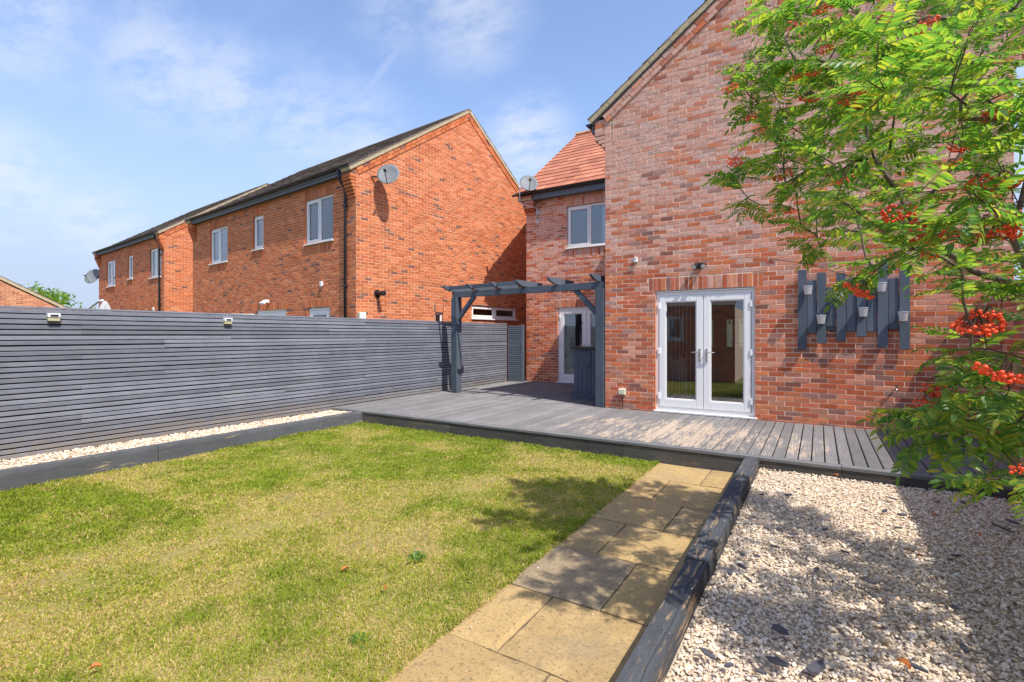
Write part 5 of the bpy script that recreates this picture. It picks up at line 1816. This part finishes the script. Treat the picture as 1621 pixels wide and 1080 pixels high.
for ti in order:
    p = Vector(TIPS[ti])
    dp = (p - crotch).length
    best, bd = None, 1e9
    for i, q_ in enumerate(nodes):
        if i < 2: continue
        dq = (q_ - crotch).length
        d = (p - q_).length
        if i > 8 and dq > dp - .03: continue
        # prefer joining lower / further in, growing outwards and upwards
        cost = d + .28 * (0 if i > 8 else 1) + max(0, q_.z - p.z) * .7
        if cost < bd: best, bd = i, cost
    a = nodes[best]
    L = (p - a).length
    steps = max(2, int(L / .11))
    prev = best; chain = [best]
    d0 = (a - nodes[parent[best]]).normalized() if parent[best] >= 0 else Vector((0, 0, 1))
    c1 = a + (d0 * .35 + (p - a).normalized() * .65) * L * .4 + Vector((0, 0, .07 * L))
    for s in range(1, steps + 1):
        t_ = s / steps
        b = (1 - t_) ** 2 * a + 2 * t_ * (1 - t_) * c1 + t_ * t_ * p
        if s < steps: b = b + Vector((rr.gauss(0, .008), rr.gauss(0, .008), rr.gauss(0, .008)))
        nodes.append(b); parent.append(prev); prev = len(nodes) - 1; chain.append(prev)
    tip_paths.append(chain)
# side shoots near the tips
for ch_ in list(tip_paths):
    for q_ in range(1 if rr.random() < .6 else 0):
        i = ch_[max(1, len(ch_) - 1 - rr.randint(1, 3))]
        a = nodes[i]; d0 = (nodes[ch_[-1]] - nodes[ch_[0]]).normalized()
        sd_ = Vector((rr.gauss(0, 1), rr.gauss(0, 1), rr.gauss(0, .6)))
        sd_ = (sd_ - d0 * sd_.dot(d0)).normalized()
        L = rr.uniform(.12, .26)
        if ((a + sd_ * L) - Vector((0, 0, 1.55))).length < 1.5: continue
        prev = i; chain = [i]
        for s in (1, 2, 3):
            nodes.append(a + (sd_ * .8 + d0 * .5) * L * s / 3 + Vector((0, 0, -.01 * s))); parent.append(prev); prev = len(nodes) - 1; chain.append(prev)
        tip_paths.append(chain)
cnt = [0] * len(nodes)
for ch_ in tip_paths:
    i = ch_[-1]
    while i >= 0:
        cnt[i] += 1; i = parent[i]
rad = [0.0013 * max(1, c) ** .52 + .0006 for c in cnt]
for i in range(9): rad[i] = max(rad[i], .046 - .0045 * i)
mb = MB(); mb.tube(nodes[:9], rad[:9], 10)
mb.build("trunk", M['bark'], tree, smooth=True)
tw_ = MB()
for ch_ in tip_paths:
    n_big = max(cnt[i] for i in ch_[1:])
    r_ = [min(rad[ch_[1]] * 1.05, rad[ch_[0]])] + [rad[i] for i in ch_[1:]]
    if n_big >= 7:
        mb = MB(); mb.tube([nodes[i] for i in ch_], r_, 7); mb.build("branch", M['bark'], tree, smooth=True)
    else:
        tw_.tube([nodes[i] for i in ch_], r_, 5)
tw_.build("twigs", M['twig'], tree, smooth=True, kind="stuff")


def compound_leaf(seed):
    """pinnate leaf along +X, blade normal +Z, length ~1"""
    r_ = random.Random(seed)
    pairs = r_.choice((6, 7, 7, 8))
    v, f = [], []
    droop = r_.uniform(.05, .28)
    def rach(t_): return Vector((t_, .03 * math.sin(t_ * 3 + seed), -droop * t_ * t_))
    def leaflet(b, d, n, L, w_):
        s_ = n.cross(d).normalized()
        k = len(v); st = 4
        prof = [(0, .0), (.22, .78), (.5, 1.0), (.78, .72), (1.0, 0.0)]
        for t_, q_ in prof:
            c = b + d * (L * t_) - n * (L * .22 * t_ * t_) * cup
            if q_ == 0: v.append(c)
            else:
                v.append(c - s_ * w_ * q_ + n * w_ * .28); v.append(c); v.append(c + s_ * w_ * q_ + n * w_ * .28)
        f.extend([(k, k + 2, k + 1), (k, k + 3, k + 2)])
        for j in (1, 4):
            f.extend([(k + j, k + j + 1, k + j + 4, k + j + 3), (k + j + 1, k + j + 2, k + j + 5, k + j + 4)])
        f.extend([(k + 7, k + 8, k + 10), (k + 8, k + 9, k + 10)])
    cup = r_.uniform(.4, 1.3)
    for i in range(pairs):
        t_ = .20 + .75 * i / pairs
        b = rach(t_)
        for s_ in (-1, 1):
            ang = R(r_.uniform(58, 68))
            d = Vector((math.cos(ang), s_ * math.sin(ang), r_.uniform(-.16, .02))).normalized()
            n = Vector((r_.uniform(-.15, .15), -s_ * r_.uniform(-.1, .3), 1)).normalized()
            L = (.33 - .022 * abs(i - pairs * .45)) * r_.uniform(.94, 1.05)
            leaflet(b + Vector((r_.uniform(-.01, .01), 0, 0)), d, n, L, L * .150)
    leaflet(rach(.96), Vector((1, 0, -.25)).normalized(), Vector((.2, 0, 1)).normalized(), .30, .055)
    # rachis
    k = len(v)
    for t_ in (0, .35, .7, .97):
        c = rach(t_); h = .010 * (1 - .6 * t_)
        v.extend([c + Vector((0, -h, 0)), c + Vector((0, h, 0)), c + Vector((0, 0, -1.5 * h))])
    for j in range(3):
        b = k + 3 * j
        f.extend([(b, b + 1, b + 4, b + 3), (b + 1, b + 2, b + 5, b + 4), (b + 2, b, b + 3, b + 5)])
    return np.array([x[:] for x in v]), f


LV = [compound_leaf(s) for s in range(8)]
leaf_me = []
for v, f in LV:
    me = bpy.data.meshes.new("leaf"); me.from_pydata([tuple(x) for x in v], [], f); me.materials.append(M['leaf']); me.update(); leaf_me.append(me)
spots = []
for ch_ in tip_paths:
    pts = [nodes[i] for i in ch_]
    acc = 0.0
    ln = sum((b - a).length for a, b in zip(pts, pts[1:]))
    start = max(0.0, ln - .75) if ln > .4 else 0.0
    nxt = start + rr.uniform(0, .05); side = rr.choice((-1, 1))
    for a, b in zip(pts, pts[1:]):
        sl = (b - a).length
        d = (b - a).normalized() if sl > 0 else Vector((0, 0, 1))
        while nxt < acc + sl:
            p = a + d * (nxt - acc)
            phi = rr.uniform(-.5, .5) + (math.pi / 2) * side
            up = Vector((0, 0, 1)); sd = d.cross(up)
            sd = sd.normalized() if sd.length > .1 else Vector((1, 0, 0))
            up2 = sd.cross(d).normalized()
            dirl = d * rr.uniform(.25, .8) + (sd * math.sin(phi) + up2 * math.cos(phi) * .5) * 1.0 + Vector((0, 0, rr.uniform(-.35, .2)))
            spots.append((p, dirl.normalized(), rr.uniform(.145, .21)))
            side = -side; nxt += rr.uniform(.048, .08)
        acc += sl
    for k in range(3):
        d = (pts[-1] - pts[-2]).normalized()
        spots.append((pts[-1], (d + Vector((rr.gauss(0, .5), rr.gauss(0, .5), rr.gauss(-.05, .4)))).normalized(), rr.uniform(.11, .17)))
camp = Vector((0, 0, 1.55)); view = Vector((-.525, .851, 0))
def score(s):
    d = s[0] - camp
    ahead = d.dot(view)
    off_ = abs(d.dot(Vector((.851, .525, 0)))) / max(ahead, .01)
    return d.length + (0 if ahead > .5 and off_ < 1.04 else 50)
spots = [s for s in spots if not (s[0] - camp).length < 1.0]
spots.sort(key=score)
VV, FF, LT, base = [], [], [], 0
o0 = wl(tree)
for i, (p, d, L) in enumerate(spots):
    up = Vector((rr.gauss(0, .35), rr.gauss(0, .35), 1)).normalized()
    y_ = up.cross(d)
    y_ = y_.normalized() if y_.length > .05 else d.orthogonal().normalized()
    z_ = d.cross(y_)
    Mx = Matrix((d, y_, z_)).transposed()
    j = rr.randrange(len(LV))
    if i < 300:
        o = bpy.data.objects.new("leaf", leaf_me[j])
        o.matrix_local = Matrix.Translation(p - o0) @ Mx.to_4x4() @ Matrix.Scale(L, 4)
        col.objects.link(o); o.parent = tree
    else:
        v, f = LV[j]
        VV.append(v @ (np.array(Mx).T * L) + np.array(p - o0))
        for q_ in f: FF.extend([base + x for x in q_]); LT.append(len(q_))
        base += len(v)
tag(np_obj("foliage", np.concatenate(VV), FF, LT, M['leaf'], tree), kind="stuff")
print("rowan leaves", len(spots), "twig nodes", len(nodes))

# berry clusters
bv = bmesh.new(); bmesh.ops.create_icosphere(bv, subdivisions=2, radius=1.0)
BV = [v.co.copy() for v in bv.verts]; BF = [tuple(v.index for v in f.verts) for f in bv.faces]; bv.free()
cl_me = []
for s in range(5):
    r_ = random.Random(s + 40)
    m_ = MB(); m_f = MB()
    nb_ = r_.randint(24, 42)
    cents = []
    for k in range(nb_ * 3):
        a = r_.uniform(0, 6.283); q_ = math.sqrt(r_.random()) * .042
        c = Vector((q_ * math.cos(a), q_ * math.sin(a), -.040 - r_.uniform(0, .016) + q_ * q_ * 6))
        if all((c - e).length > .0075 for e in cents): cents.append(c)
        if len(cents) >= nb_: break
    for c in cents:
        rb_ = r_.uniform(.0042, .0054)
        m_.mesh([c + b * rb_ for b in BV], BF, 0)
        m_.tube([c + Vector((0, 0, rb_ * .8)), c * .75 + Vector((0, 0, -.002)), Vector((c.x * .15, c.y * .15, -.008))], .0005, 3, 1, cap=False)
    me = bpy.data.meshes.new("berry_cluster"); me.from_pydata(m_.v, [], m_.f)
    me.materials.append(M['berry']); me.materials.append(M['twig']); me.polygons.foreach_set('material_index', m_.m)
    me.polygons.foreach_set('use_smooth', [True] * len(me.polygons)); me.update(); cl_me.append(me)
bp = [(0.01, 3.06, 3.27, 0.9), (-0.09, 3.35, 3.39, 0.9), (0.14, 3.26, 2.85, 1.0), (0.25, 3.21, 2.79, 1.15), (0.28, 3.11, 2.79, 1.0), (0.21, 3.18, 2.78, 1.0), (-0.02, 3.28, 3.03, 0.7), (0.03, 3.19, 3.1, 0.7), (0.26, 3.1, 3.11, 0.7), (0.37, 2.69, 2.86, 0.9), (-0.49, 3.46, 3.15, 0.9), (-0.37, 3.53, 2.97, 0.9), (-0.32, 3.56, 2.86, 0.7), (-0.12, 3.45, 3.11, 0.7), (-0.45, 3.48, 2.67, 0.9), (-0.2, 3.52, 2.57, 1.1), (-0.04, 3.38, 2.95, 1.0), (0.32, 3.02, 2.16, 1.2), (0.41, 2.72, 2.01, 1.5), (0.44, 2.74, 2.01, 1.3), (0.11, 3.24, 2.41, 0.9), (0.61, 2.73, 2.46, 0.9), (0.6, 2.72, 2.44, 0.8), (0.52, 2.79, 2.35, 0.8), (0.6, 2.61, 2.16, 1.2), (0.54, 2.68, 2.17, 0.9), (0.19, 2.82, 1.78, 1.2), (0.51, 2.55, 1.63, 1.4), (0.52, 2.55, 1.6, 1.2), (0.55, 2.57, 1.64, 0.9), (0.56, 2.4, 1.45, 1.3), (0.58, 2.41, 1.43, 1.1), (0.44, 2.85, 1.35, 1.0), (0.41, 2.84, 1.28, 1.1), (0.45, 2.86, 1.31, 0.9), (0.55, 2.22, 1.13, 0.8), (-0.15, 3.43, 2.29, 0.6), (0.58, 2.59, 1.96, 1.0), (0.53, 2.68, 1.95, 1.0), (0.62, 2.62, 1.94, 0.8), (0.41, 2.72, 1.88, 0.6), (0.26, 2.98, 3.17, 0.8), (0.32, 2.9, 2.89, 0.7), (-0.24, 3.26, 1.96, 0.4), (0.57, 2.7, 2.01, 0.8), (0.63, 2.62, 2.03, 0.9), (0.37, 2.81, 2.91, 0.8), (0.36, 2.92, 2.81, 0.7), (0.19, 3.17, 2.85, 0.9), (0.49, 2.88, 2.3, 0.6), (-0.06, 3.37, 2.58, 0.6)]
bp = [(x * .93, y * .93, 1.55 + (z - 1.55) * .93, s) for x, y, z, s in bp]
for (x, y, z, s) in bp:
    o = bpy.data.objects.new("berry_cluster", rr.choice(cl_me))
    o.matrix_local = Matrix.Translation(Vector((x, y, z + .03)) - o0) @ Matrix.Rotation(rr.uniform(0, 6.28), 4, 'Z') @ Matrix.Rotation(rr.gauss(0, .35), 4, 'X') @ Matrix.Scale(s * 1.25, 4)
    col.objects.link(o); o.parent = tree
# stalks joining each cluster to the nearest twig
st = MB()
for (x, y, z, s) in bp:
    p = Vector((x, y, z + .03))
    q_ = min(nodes[9:], key=lambda n_: (n_ - p).length)
    st.tube([p, (p + q_) / 2 + Vector((0, 0, .02)), q_], .0018, 4)
st.build("berry_stalks", M['twig'], tree, kind="stuff")

# ------------------------------------------------------------------ far trees
def far_tree(name, lab, x, y, h, rad_, n, seed):
    r_ = random.Random(seed)
    t = thing(name, lab, "tree", (x, y, 0), "trees beyond the houses")
    mb = MB(); mb.tube([(x, y, 0), (x + .1, y, h * .4), (x, y + .1, h * .7)], [.22, .15, .06], 8)
    for k in range(6):
        a = r_.uniform(0, 6.28)
        mb.tube([(x + .05, y, h * (.3 + .07 * k)), (x + rad_ * .6 * math.cos(a), y + rad_ * .6 * math.sin(a), h * (.5 + .08 * k))], [.07, .02], 5)
    mb.build("trunk", M['bark'], t)
    mb = MB()
    cl = [Vector((x + r_.gauss(0, rad_ * .4), y + r_.gauss(0, rad_ * .4), h * r_.uniform(.35, .95))) for _ in range(26)]
    for k in range(n):
        c = r_.choice(cl) + Vector((r_.gauss(0, rad_ * .22), r_.gauss(0, rad_ * .22), r_.gauss(0, rad_ * .18)))
        a = Vector((r_.gauss(0, 1), r_.gauss(0, 1), r_.gauss(0, 1))).normalized(); b = a.orthogonal().normalized(); s_ = r_.uniform(.10, .2)
        mb.poly([c - a * s_, c + b * s_ * .5, c + a * s_, c - b * s_ * .5])
    mb.build("crown", M['leaf'], t)


far_tree("garden_tree", "bushy tree top showing beyond the garage gable at the far left", -56, 15, 5.2, 2.0, 2600, 3)
far_tree("garden_tree", "bushy tree standing beyond the boundary wall behind the rowan", 9.5, 9.0, 6.0, 2.2, 2600, 9)
